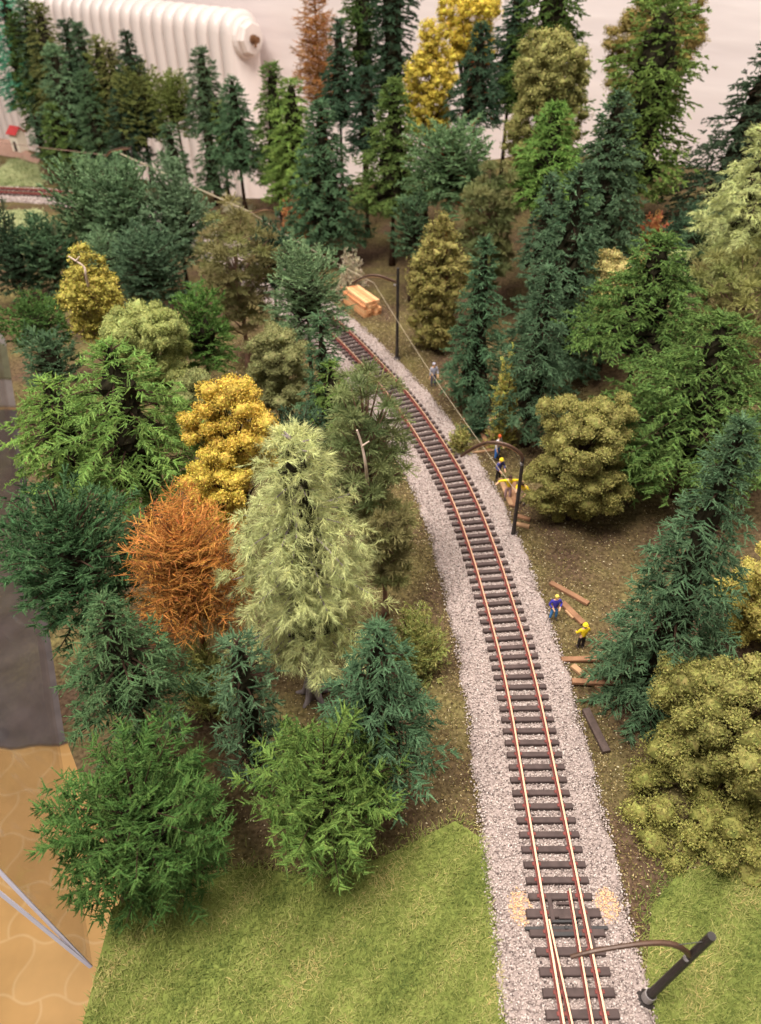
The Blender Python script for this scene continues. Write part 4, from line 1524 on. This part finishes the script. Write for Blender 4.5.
# ------------------------------------------------------------------ catenary masts and wires
M_MAST = plain('mast_black', (50, 44, 42), 0.5, 0.4, var=0.25, scale=200)
M_ARM = plain('arm_brown', (84, 60, 46), 0.45, 0.45, 0.2, var=0.2)
M_COPPER = plain('copper_wire', (196, 150, 112), 0.4, 0.5, 0.4, var=0.1)
M_INS = plain('insulator', (150, 142, 140), 0.35, 0.5, var=0.1)


def bez(P, n=14):
    P = np.array(P, float)
    return resample(smooth_line(P, 0.15), max(0.12, 0.0)) if len(P) > 2 else P


def mast(base, top, arm, label, rad=0.16, foot=True):
    root = empty('catenary_mast', base, label, 'catenary mast', 'catenary masts along the track')
    base, top = np.asarray(base, float), np.asarray(top, float)
    d = unit(top - base)
    b = MB().tube([base - d * 0.1, base + (top - base) * 0.12, base + (top - base) * 0.13, top], [rad, rad, rad * 0.85, rad * 0.75], 10)
    b.build('pole', M_MAST, root, base)
    if foot:
        V, Fc = lathe([(rad * 1.9, -0.12), (rad * 1.9, 0.1), (rad * 1.3, 0.2), (rad * 1.2, 0.25)], base, d, 14)
        MB().add(V, Fc).build('foot_socket', M_MAST, root, base)
        if foot == 'grey':
            V, Fc = lathe([(rad * 1.15, 0.2), (rad * 1.15, 0.75), (rad * 0.9, 0.8)], base, d, 14)
            MB().add(V, Fc).build('foot_sleeve', M_INS, root, base)['label'] = 'grey foot sleeve'
    arm = np.array(arm, float)
    sm = smooth_line(arm, 0.2)
    n = len(sm)
    t = np.linspace(0, 1, n)
    b = MB().tube(sm, 0.105 * (1 - 0.35 * t) + 0.01, 8)
    b.build('bracket_arm', M_ARM, root, base)
    w_ = sm + np.array([0, 0, -0.16]) * np.minimum(1, np.minimum(t * 6, (1 - t) * 6))[:, None]
    i0 = int(n * 0.12)
    MB().tube(w_[i0:], 0.035, 6).build('registration_wire', M_COPPER, root, base)
    p = base + (arm[0] - base) * 0.97
    V, Fc = lathe([(0.05, -0.1), (0.13, -0.06), (0.07, 0), (0.13, 0.06), (0.05, 0.12)], arm[0] + (arm[1] - arm[0]) * 0.15 + np.array([0, 0, -0.3]), arm[1] - arm[0], 8)
    MB().add(V, Fc).build('insulator', M_INS, root, base)
    q = base + (top - base) * 0.93
    MB().tube([q, sm[int(n * 0.3)]], 0.016, 5).build('stay_wire', M_MAST, root, base)
    return root


# nearest mast, leaning away from the track
b1 = PZ(645, 1000, G0 + 0.1)
t1 = PZ(712, 936, 6.4)
p1 = b1 + (t1 - b1) * 0.72
mast(b1, t1, [p1, PZ(680, 947, 5.4), PZ(664, 943, 5.6), PZ(640, 944, 5.6), PZ(612, 948, 5.4), PZ(590, 952, 5.2), PZ(571, 957, 4.9)],
     'black catenary mast leaning away from the track on the lawn', 0.20, 'grey')
b2 = PG(513, 536)
t2 = PY(523, 458, b2[1])
mast(b2, t2, [t2 - np.array([0, 0, 0.2]), PY(521, 454, b2[1]), PY(510, 446, b2[1]), PY(497, 442.5, b2[1] + 0.2), PY(484, 443, b2[1] + 0.4), PY(471, 449, b2[1] + 0.6), PY(461, 456.5, b2[1] + 0.8)],
     'black catenary mast with a high curved arm beside the workers', 0.15)
b3 = PG(397, 359)
t3 = PY(398, 268, b3[1])
z3 = PY(391, 283, b3[1])
mast(b3, t3, [PY(396, 282, b3[1]), PY(389, 279, b3[1]), PY(378, 275.5, b3[1]), PY(366, 276, b3[1]), PY(352, 283, b3[1])],
     'upright black catenary mast near the log stack', 0.17)
b4 = PG(284, 238)
t4 = PY(277.5, 193, b4[1])
mast(b4, t4, [PY(280, 215, b4[1]), PY(274, 210, b4[1]), PY(264, 208.5, b4[1]), PY(250, 213, b4[1])],
     'thin far catenary mast beside the rusty orange bush', 0.16)
Y5 = 107.0
b5 = PY(133, 200, Y5)
b5[2] = float(gz(b5[:2])[0])
t5 = PY(131, 146, Y5)
mast(b5, t5, [PY(131, 149, Y5), PY(124, 148, Y5), PY(115, 149.5, Y5), PY(109, 152, Y5), PY(105, 158, Y5)],
     'distant catenary arm rising out of the grey green spruces', 0.15)


def wire(pts, rad, mat, label):
    b = MB().tube(np.array(pts), rad, 6)
    o = b.build('overhead_wire', mat, None, pts[0])
    return tag(o, label, 'wire', 'overhead wires of the railway')


M_WIRE = plain('pale_wire', (176, 160, 136), 0.45, 0.4, var=0.05)
M_WIREB = plain('brown_wire', (150, 118, 104), 0.5, 0.4, var=0.1)
a3 = PY(374, 283, b3[1])
e2 = b2 + (t2 - b2) * 0.55
n3 = 10
wire([a3 + (e2 - a3) * t - np.array([0, 0, 0.5 * math.sin(t * math.pi)]) for t in np.linspace(0, 1, n3)], 0.018, M_WIRE,
     'pale slack wire from the upright mast towards the workers')
a4 = PY(251, 212.5, b4[1])
wire([a4 + (a3 - a4) * t - np.array([0, 0, 0.25 * math.sin(t * math.pi)]) for t in np.linspace(0, 1, n3)], 0.035, M_WIRE,
     'pale wire between the upright mast and the thin far mast')
a5 = PY(118, 152.5, Y5)
wire([a5 + (a4 - a5) * t for t in np.linspace(0, 1, n3)], 0.085, M_WIRE, 'thick pale wire rod above the grey green spruces')
a6 = PY(20, 145, 113)
wire([PY(106, 155, Y5) + (a6 - PY(106, 155, Y5)) * t for t in np.linspace(0, 1.4, n3)], 0.045, M_WIREB, 'thin brown wire before the red-roofed hut')

# ------------------------------------------------------------------ loose boards and timber
M_BOARD = plain('weathered_board', (142, 104, 78), 0.8, 0.2, var=0.22, scale=160)
M_BOARD2 = plain('pale_board', (166, 130, 98), 0.8, 0.2, var=0.2, scale=160)
M_DKRAIL = plain('dark_rusty_rail', (86, 70, 64), 0.6, 0.35, var=0.25)
BG = 'loose boards beside the track'


def board(p, q, wd, th, mat, label, lift=0.0, name='board', group=BG, cat='board'):
    a, b_ = PG(*p), PG(*q)
    a[2] += th / 2 + 0.02 + lift
    b_[2] += th / 2 + 0.02 + lift
    o = MB().beam(a, b_, wd, th).build(name, mat, None, a)
    return tag(o, label, cat, group)


board((550, 584), (588, 605), 0.34, 0.2, M_BOARD, 'brown board behind the blue-jacketed worker')
board((562, 604), (583, 625), 0.38, 0.2, M_BOARD, 'brown board running towards the yellow-shirted worker')
board((566, 611), (574, 619), 0.3, 0.15, M_BOARD2, 'short pale board beside the blue-jacketed worker')
board((561, 661), (609, 660), 0.32, 0.2, M_BOARD, 'brown board lying square to the track, first below the yellow-shirted worker')
board((572, 667), (615, 702), 0.34, 0.2, M_BOARD2, 'pale diagonal board under the crossing brown one')
board((571, 685), (621, 688), 0.32, 0.2, M_BOARD, 'brown board crossing over the pale diagonal board', 0.22)
board((585, 711), (606, 754), 0.42, 0.26, M_DKRAIL, 'dark rusty steel bar at the foot of the big spruce', name='steel_bar', cat='steel bar', group=None)
board((463, 421), (500, 423), 0.34, 0.2, M_BOARD, 'brown board at the small bluish bush, square to the track')
board((469, 431), (501, 420), 0.32, 0.2, M_BOARD2, 'pale board lying across the board by the small bluish bush', 0.22)
board((479, 427), (489, 452), 0.34, 0.2, M_BOARD, 'brown board beside the white-shirted worker')
board((469, 454), (494, 451), 0.2, 0.15, M_BOARD2, 'thin pale lath below the curved mast arm')
board((487, 430), (495, 446), 0.34, 0.2, M_BOARD, 'brown board directly behind the white-shirted worker', 0.2)
board((500, 480), (511, 507), 0.34, 0.2, M_BOARD2, 'pale board in front of the worker with spread arms')
board((514, 482), (513, 508), 0.34, 0.2, M_BOARD, 'brown board leading to the foot of the curved mast')
board((516, 517), (530, 521), 0.3, 0.2, M_BOARD, 'short brown board right behind the curved mast foot')
board((515, 525), (529, 528), 0.3, 0.2, M_BOARD2, 'short pale board below the one behind the mast foot')
board((449, 392), (459, 399), 0.55, 0.35, M_BOARD, 'stubby brown block between the grey-clad worker and the small bush', name='timber_block', cat='timber block', group=None)

# stacked sawn timber: every beam its own thing
M_TIMB = [plain('fresh_timber', c, 0.75, 0.2, var=0.15, scale=200) for c in ((220, 160, 112), (206, 142, 98), (228, 176, 128))]
qa, qb = PG(343, 303), PG(364, 319)
ta = unit((qb - qa) * np.array([1, 1, 0]))
tn = np.array([-ta[1], ta[0], 0])
if tn[1] < 0:
    tn = -tn
Lt = np.linalg.norm((qb - qa)[:2])
k_ = 0
for lay in range(4):
    for col_ in range(4 + (lay < 2)):
        w_, h_ = 0.38, 0.40
        c_ = qa + tn * (0.25 + col_ * 0.40 + (0.2 if lay > 2 else 0)) + ta * rng.normal(0, 0.06)
        z_ = max(qa[2], qb[2]) + 0.22 + lay * 0.415
        a_ = np.array([c_[0], c_[1], z_])
        b_ = a_ + ta * Lt
        o = MB().beam(a_, b_, w_, h_, 0, 0.03).build('timber', M_TIMB[k_ % 3], None, a_)
        tag(o, 'fresh orange beam in the timber stack beside the upright mast', 'timber', 'timbers of the stack by the track')
        k_ += 1
pa = PG(340, 291)
pb = PG(352, 297)
for k in range(3):
    o_ = np.array([0.2 * k, 0.35 * k, 0.25])
    o = MB().beam(pa + o_, pb + o_, 0.3, 0.25, 0, 0.03).build('timber', M_TIMB[k], None, pa)
    tag(o, 'loose orange beam lying just past the timber stack', 'timber', 'loose timbers past the stack')

# ------------------------------------------------------------------ hut by the road
M_HUTW = plain('hut_wall', (232, 220, 200), 0.8, 0.2, var=0.06)
M_HUTR = plain('hut_roof', (196, 66, 66), 0.7, 0.25, var=0.12)
M_DARK = plain('dark_paint', (70, 60, 54), 0.6, 0.3)


def hut():
    g = PG(21, 150)
    Y = g[1]
    s = ZC(g) / F
    wd, h = 12.5 * s, 22 * s
    c = g.copy()
    root = empty('hut', c, 'tiny pale hut with red gable roof at the dirt road', 'hut')
    ax, ay = unit(np.array([0.85, -0.5, 0])), unit(np.array([0.5, 0.85, 0]))
    hx, hy = wd * 0.45, wd * 0.42
    b = MB().box(c + np.array([0, 0, h * 0.36]), ax * hx, ay * hy, (0, 0, h * 0.38))
    z1 = c[2] + h * 0.74
    P = [c + ax * sx * hx + ay * sy * hy for sx, sy in ((-1, -1), (1, -1), (1, 1), (-1, 1))]
    for p in P:
        p[2] = z1
    r0, r1 = c + ax * -hx, c + ax * hx
    r0[2] = r1[2] = z1 + h * 0.2
    b.add(P + [r0, r1], [(0, 4, 3), (1, 2, 5), (0, 1, 5, 4), (2, 3, 4, 5)])
    b.build('wall', M_HUTW, root, c)
    b = MB()
    for sy in (-1, 1):
        e0, e1 = c + ax * -hx * 1.25 + ay * sy * hy * 1.35, c + ax * hx * 1.25 + ay * sy * hy * 1.35
        e0[2] = e1[2] = z1 - h * 0.05
        q0, q1 = c + ax * -hx * 1.25, c + ax * hx * 1.25
        q0[2] = q1[2] = z1 + h * 0.235
        u = np.array([0, 0, 0.12])
        b.add([e0, e1, q1, q0, e0 + u, e1 + u, q1 + u, q0 + u], [(0, 1, 2, 3), (7, 6, 5, 4), (0, 4, 5, 1), (1, 5, 6, 2), (2, 6, 7, 3), (3, 7, 4, 0)])
    b.build('roof', M_HUTR, root, c)
    b = MB().box(c + ay * -hy + np.array([0, 0, h * 0.2]), ax * hx * 0.35, ay * 0.05, (0, 0, h * 0.2))
    b.build('door', M_DARK, root, c)


hut()

# ------------------------------------------------------------------ track workers (20 mm figures)
HS = 100 / 87.0                       # metres of a grown man -> cm of the figure
M_SKIN = plain('figure_skin', (226, 176, 140), 0.6, 0.3, var=0.04)


def skinned(name, verts, edges, radii, mat, parent, base, scale, rot, root_i=0, lev=1):
    me = bpy.data.meshes.new(name)
    me.from_pydata([Vector(v) for v in verts], edges, [])
    o = bpy.data.objects.new(name, me)
    COL.objects.link(o)
    sk = o.modifiers.new('skin', 'SKIN')
    sk.use_smooth_shade = True
    lay = me.skin_vertices[0].data if me.skin_vertices else None
    if lay is None:
        me.attributes  # the modifier makes the layer on evaluation; add it by hand
        bpy.context.view_layer.objects.active = o
        import bmesh
        bm = bmesh.new()
        bm.from_mesh(me)
        bm.verts.layers.skin.verify()
        bm.to_mesh(me)
        bm.free()
        lay = me.skin_vertices[0].data
    for i, r_ in enumerate(radii):
        lay[i].radius = (r_, r_)
        lay[i].use_root = (i == root_i)
    sb = o.modifiers.new('sub', 'SUBSURF')
    sb.levels = sb.render_levels = lev
    dg = bpy.context.evaluated_depsgraph_get()
    ev = o.evaluated_get(dg)
    nm = bpy.data.meshes.new_from_object(ev)
    co = np.empty(len(nm.vertices) * 3)
    nm.vertices.foreach_get('co', co)
    co = co.reshape(-1, 3)
    ca, sa = math.cos(rot), math.sin(rot)
    co = np.c_[co[:, 0] * ca - co[:, 1] * sa, co[:, 0] * sa + co[:, 1] * ca, co[:, 2]] * scale * S
    nm.vertices.foreach_set('co', co.ravel())
    nm.materials.clear()
    nm.materials.append(mat)
    nm.update()
    bpy.data.objects.remove(o)
    o2 = bpy.data.objects.new(name, nm)
    COL.objects.link(o2)
    o2.parent = parent
    return o2


def person(base, rot, pose, jacket, trousers, hat, hatkind, label, scale=HS):
    """figure faces local -Y. pose: dict with hands L/R (x,y,z), feet L/R, bend"""
    root = empty('person', base, label, 'person', 'track workers')
    bend = pose.get('bend', 0.0)

    def T(p):
        x, y, z = p
        if z > 0.95 and bend:
            d = z - 0.95
            y, z = y * math.cos(bend) - d * math.sin(bend), 0.95 + d * math.cos(bend) + y * math.sin(bend) * 0
        return (x, y, z)
    V, E, R = [], [], []

    def add(p, r, par=None):
        V.append(p)
        R.append(r)
        if par is not None:
            E.append((par, len(V) - 1))
        return len(V) - 1
    pel = add((0, 0, 0.95), 0.13)
    wa = add(T((0, 0, 1.12)), 0.12, pel)
    ch = add(T((0, 0.01, 1.34)), 0.145, wa)
    nk = add(T((0, 0, 1.50)), 0.055, ch)
    h1 = add(T((0, -0.015, 1.58)), 0.075, nk)
    h2 = add(T((0, -0.02, 1.67)), 0.092, h1)
    h3 = add(T((0, -0.01, 1.75)), 0.06, h2)
    add(T((0, -0.125, 1.655)), 0.014, h2)          # nose
    jV, jE, jR = [T((0, 0, 0.93)), T((0, 0, 1.12)), T((0, 0.01, 1.36)), T((0, 0, 1.46))], [(0, 1), (1, 2), (2, 3)], [0.155, 0.150, 0.175, 0.08]
    for sgn, key in ((-1, 'R'), (1, 'L')):
        sh = T((0.19 * sgn, 0.01, 1.42))
        hd = np.array(pose.get('hand' + key, (0.30 * sgn, -0.05, 0.82)), float)
        shv = np.array(sh)
        mid = (shv + hd) / 2
        L = np.linalg.norm(hd - shv)
        k = math.sqrt(max(0, 0.30 ** 2 - (L / 2) ** 2)) if L < 0.6 else 0.0
        el = mid + unit(np.array([0.8 * sgn, 0.6, -0.3])) * k
        s_ = add(sh, 0.065, ch)
        e_ = add(tuple(el), 0.048, s_)
        w_ = add(tuple(hd), 0.034, e_)
        fd = unit(hd - el)
        pm = add(tuple(hd + fd * 0.06), 0.04, w_)
        sd = unit(np.cross(fd, (0, 0, 1)) + 1e-3)
        for j, (o_, l_) in enumerate(((-0.036, 0.075), (-0.012, 0.09), (0.012, 0.085), (0.036, 0.065))):
            f1 = add(tuple(hd + fd * (0.10 + l_ * 0.4) + sd * o_), 0.011, pm)
            add(tuple(hd + fd * (0.10 + l_) + sd * o_ + np.array([0, 0, -0.03])), 0.009, f1)
        add(tuple(hd + fd * 0.06 + sd * 0.08 * sgn), 0.012, w_)
        n0 = len(jV)
        jV += [sh, tuple(el), tuple(hd - fd * 0.03)]
        jE += [(2, n0), (n0, n0 + 1), (n0 + 1, n0 + 2)]
        jR += [0.085, 0.068, 0.052]
    tV, tE, tR = [(0, 0, 0.98), (0, 0, 0.88)], [(0, 1)], [0.15, 0.14]
    for sgn, key in ((-1, 'R'), (1, 'L')):
        ft = np.array(pose.get('foot' + key, (0.12 * sgn, 0, 0.06)), float)
        hp = np.array([0.09 * sgn, 0, 0.88])
        kn = (hp + ft) / 2 + np.array([0.02 * sgn, -0.03 - pose.get('knee', 0), 0])
        a_ = add(tuple(hp), 0.10, pel)
        b_ = add(tuple(kn), 0.065, a_)
        c_ = add(tuple(ft + np.array([0, 0, 0.03])), 0.045, b_)
        add(tuple(ft + np.array([0.01 * sgn, -0.15, -0.02])), 0.04, c_)
        n0 = len(tV)
        tV += [tuple(hp), tuple(kn), tuple(ft + np.array([0, 0, 0.04]))]
        tE += [(1, n0), (n0, n0 + 1), (n0 + 1, n0 + 2)]
        tR += [0.115, 0.088, 0.07]
    skinned('body', V, E, R, M_SKIN, root, base, scale, rot)
    skinned('jacket', jV, jE, jR, jacket, root, base, scale, rot, 1)
    skinned('trousers', tV, tE, tR, trousers, root, base, scale, rot, 1)
    sb = MB()
    for sgn, key in ((-1, 'R'), (1, 'L')):
        ft = np.array(pose.get('foot' + key, (0.12 * sgn, 0, 0.06)), float)
        sb = MB()
        sb.tube([ft + (0, 0.07, 0), ft + (0, -0.05, 0.0), ft + (0.01 * sgn, -0.2, -0.015)], [0.055, 0.062, 0.04], 8)
        b2_ = np.array(sb.v)
        ca, sa = math.cos(rot), math.sin(rot)
        b2_ = np.c_[b2_[:, 0] * ca - b2_[:, 1] * sa, b2_[:, 0] * sa + b2_[:, 1] * ca, b2_[:, 2]] * scale
        mk('shoe', b2_, sb.f, M_DARK, root, smooth=True)
    hc = np.array(T((0, -0.005, 1.69)))
    up = unit(np.array(T((0, 0, 1.80))) - np.array(T((0, 0, 1.60))))
    if hatkind == 'helmet':
        V_, F_ = lathe([(0.150, 0.0), (0.148, 0.015), (0.122, 0.03), (0.115, 0.07), (0.09, 0.115), (0.045, 0.14), (0.01, 0.146)], hc, up, 16)
    else:
        V_, F_ = lathe([(0.098, -0.06), (0.112, 0.0), (0.105, 0.06), (0.07, 0.10), (0.01, 0.115)], hc + np.array([0, 0.012, 0]), up, 16)
    hv = np.array(V_)
    ca, sa = math.cos(rot), math.sin(rot)
    hv = np.c_[hv[:, 0] * ca - hv[:, 1] * sa, hv[:, 0] * sa + hv[:, 1] * ca, hv[:, 2]] * scale
    mk('helmet' if hatkind == 'helmet' else 'hair', hv, F_, hat, root, smooth=True)
    return root


def cloth(name, c):
    return plain(name, c, 0.7, 0.25, var=0.06)


Y_ = cloth('yellow_cloth', (240, 206, 40))
YH = cloth('yellow_helmet', (244, 212, 50))
BL = cloth('violet_blue_cloth', (66, 60, 158))
SK = cloth('sky_blue_cloth', (76, 132, 192))
RB = cloth('royal_blue_cloth', (62, 122, 204))
WH = cloth('white_cloth', (226, 220, 222))
NV = cloth('navy_cloth', (72, 74, 132))
BK = cloth('black_cloth', (44, 38, 40))
MV = cloth('mauve_cloth', (168, 136, 136))
GY = cloth('grey_cloth', (160, 158, 172))
GD = cloth('slate_cloth', (90, 88, 108))
OR = cloth('orange_hair', (222, 96, 50))
BR = cloth('brown_hair', (66, 46, 36))
BLD = cloth('blond_hair', (232, 204, 96))


def pb(px, py):
    p = PG(px, py)
    p[2] += 0.02
    return p


person(pb(552.5, 619), 0.15, {'handL': (0.20, -0.20, 1.02), 'handR': (-0.20, -0.20, 1.02), 'footL': (0.16, 0, 0.06), 'footR': (-0.16, 0, 0.06)},
       BL, SK, BLD, 'hair', 'worker in violet blue jacket and light blue trousers, hands at the waist, beside the ballast', HS * 0.98)
person(pb(580, 648), math.pi + 0.25, {'handL': (0.26, -0.28, 1.0), 'handR': (-0.26, -0.28, 1.0)},
       Y_, BK, YH, 'helmet', 'worker in yellow shirt and yellow helmet with black trousers, facing the trees', HS * 1.0)
person(pb(496, 459), 0.9, {'handL': (0.22, -0.25, 0.95), 'handR': (-0.28, -0.15, 0.85), 'bend': 0.12},
       WH, RB, OR, 'hair', 'worker with orange hair, white shirt and bright blue trousers', HS * 1.1)
person(pb(497.5, 480), 0.6, {'handL': (0.2, -0.35, 0.95), 'handR': (-0.25, -0.35, 1.0), 'bend': 0.2},
       NV, BK, YH, 'helmet', 'worker in navy jacket and yellow helmet under the curved mast arm', HS * 1.0)
person(pb(507, 499), 0.0, {'handL': (0.66, -0.10, 1.36), 'handR': (-0.66, -0.12, 1.25), 'bend': 0.25},
       Y_, MV, BR, 'hair', 'bare-headed worker in yellow jacket with both arms spread', HS * 1.1)
person(pb(523, 503), -0.7, {'handL': (0.30, -0.45, 1.0), 'handR': (-0.30, -0.45, 1.05), 'bend': 0.55},
       Y_, MV, BR, 'hair', 'stooping worker in yellow jacket partly behind the curved mast', HS * 1.1)
person(pb(433, 386), 0.4, {'handL': (0.24, -0.2, 0.9)}, GY, GD, cloth('grey_hair', (176, 172, 186)), 'hair',
       'worker dressed all in grey standing alone on the verge', HS * 1.1)
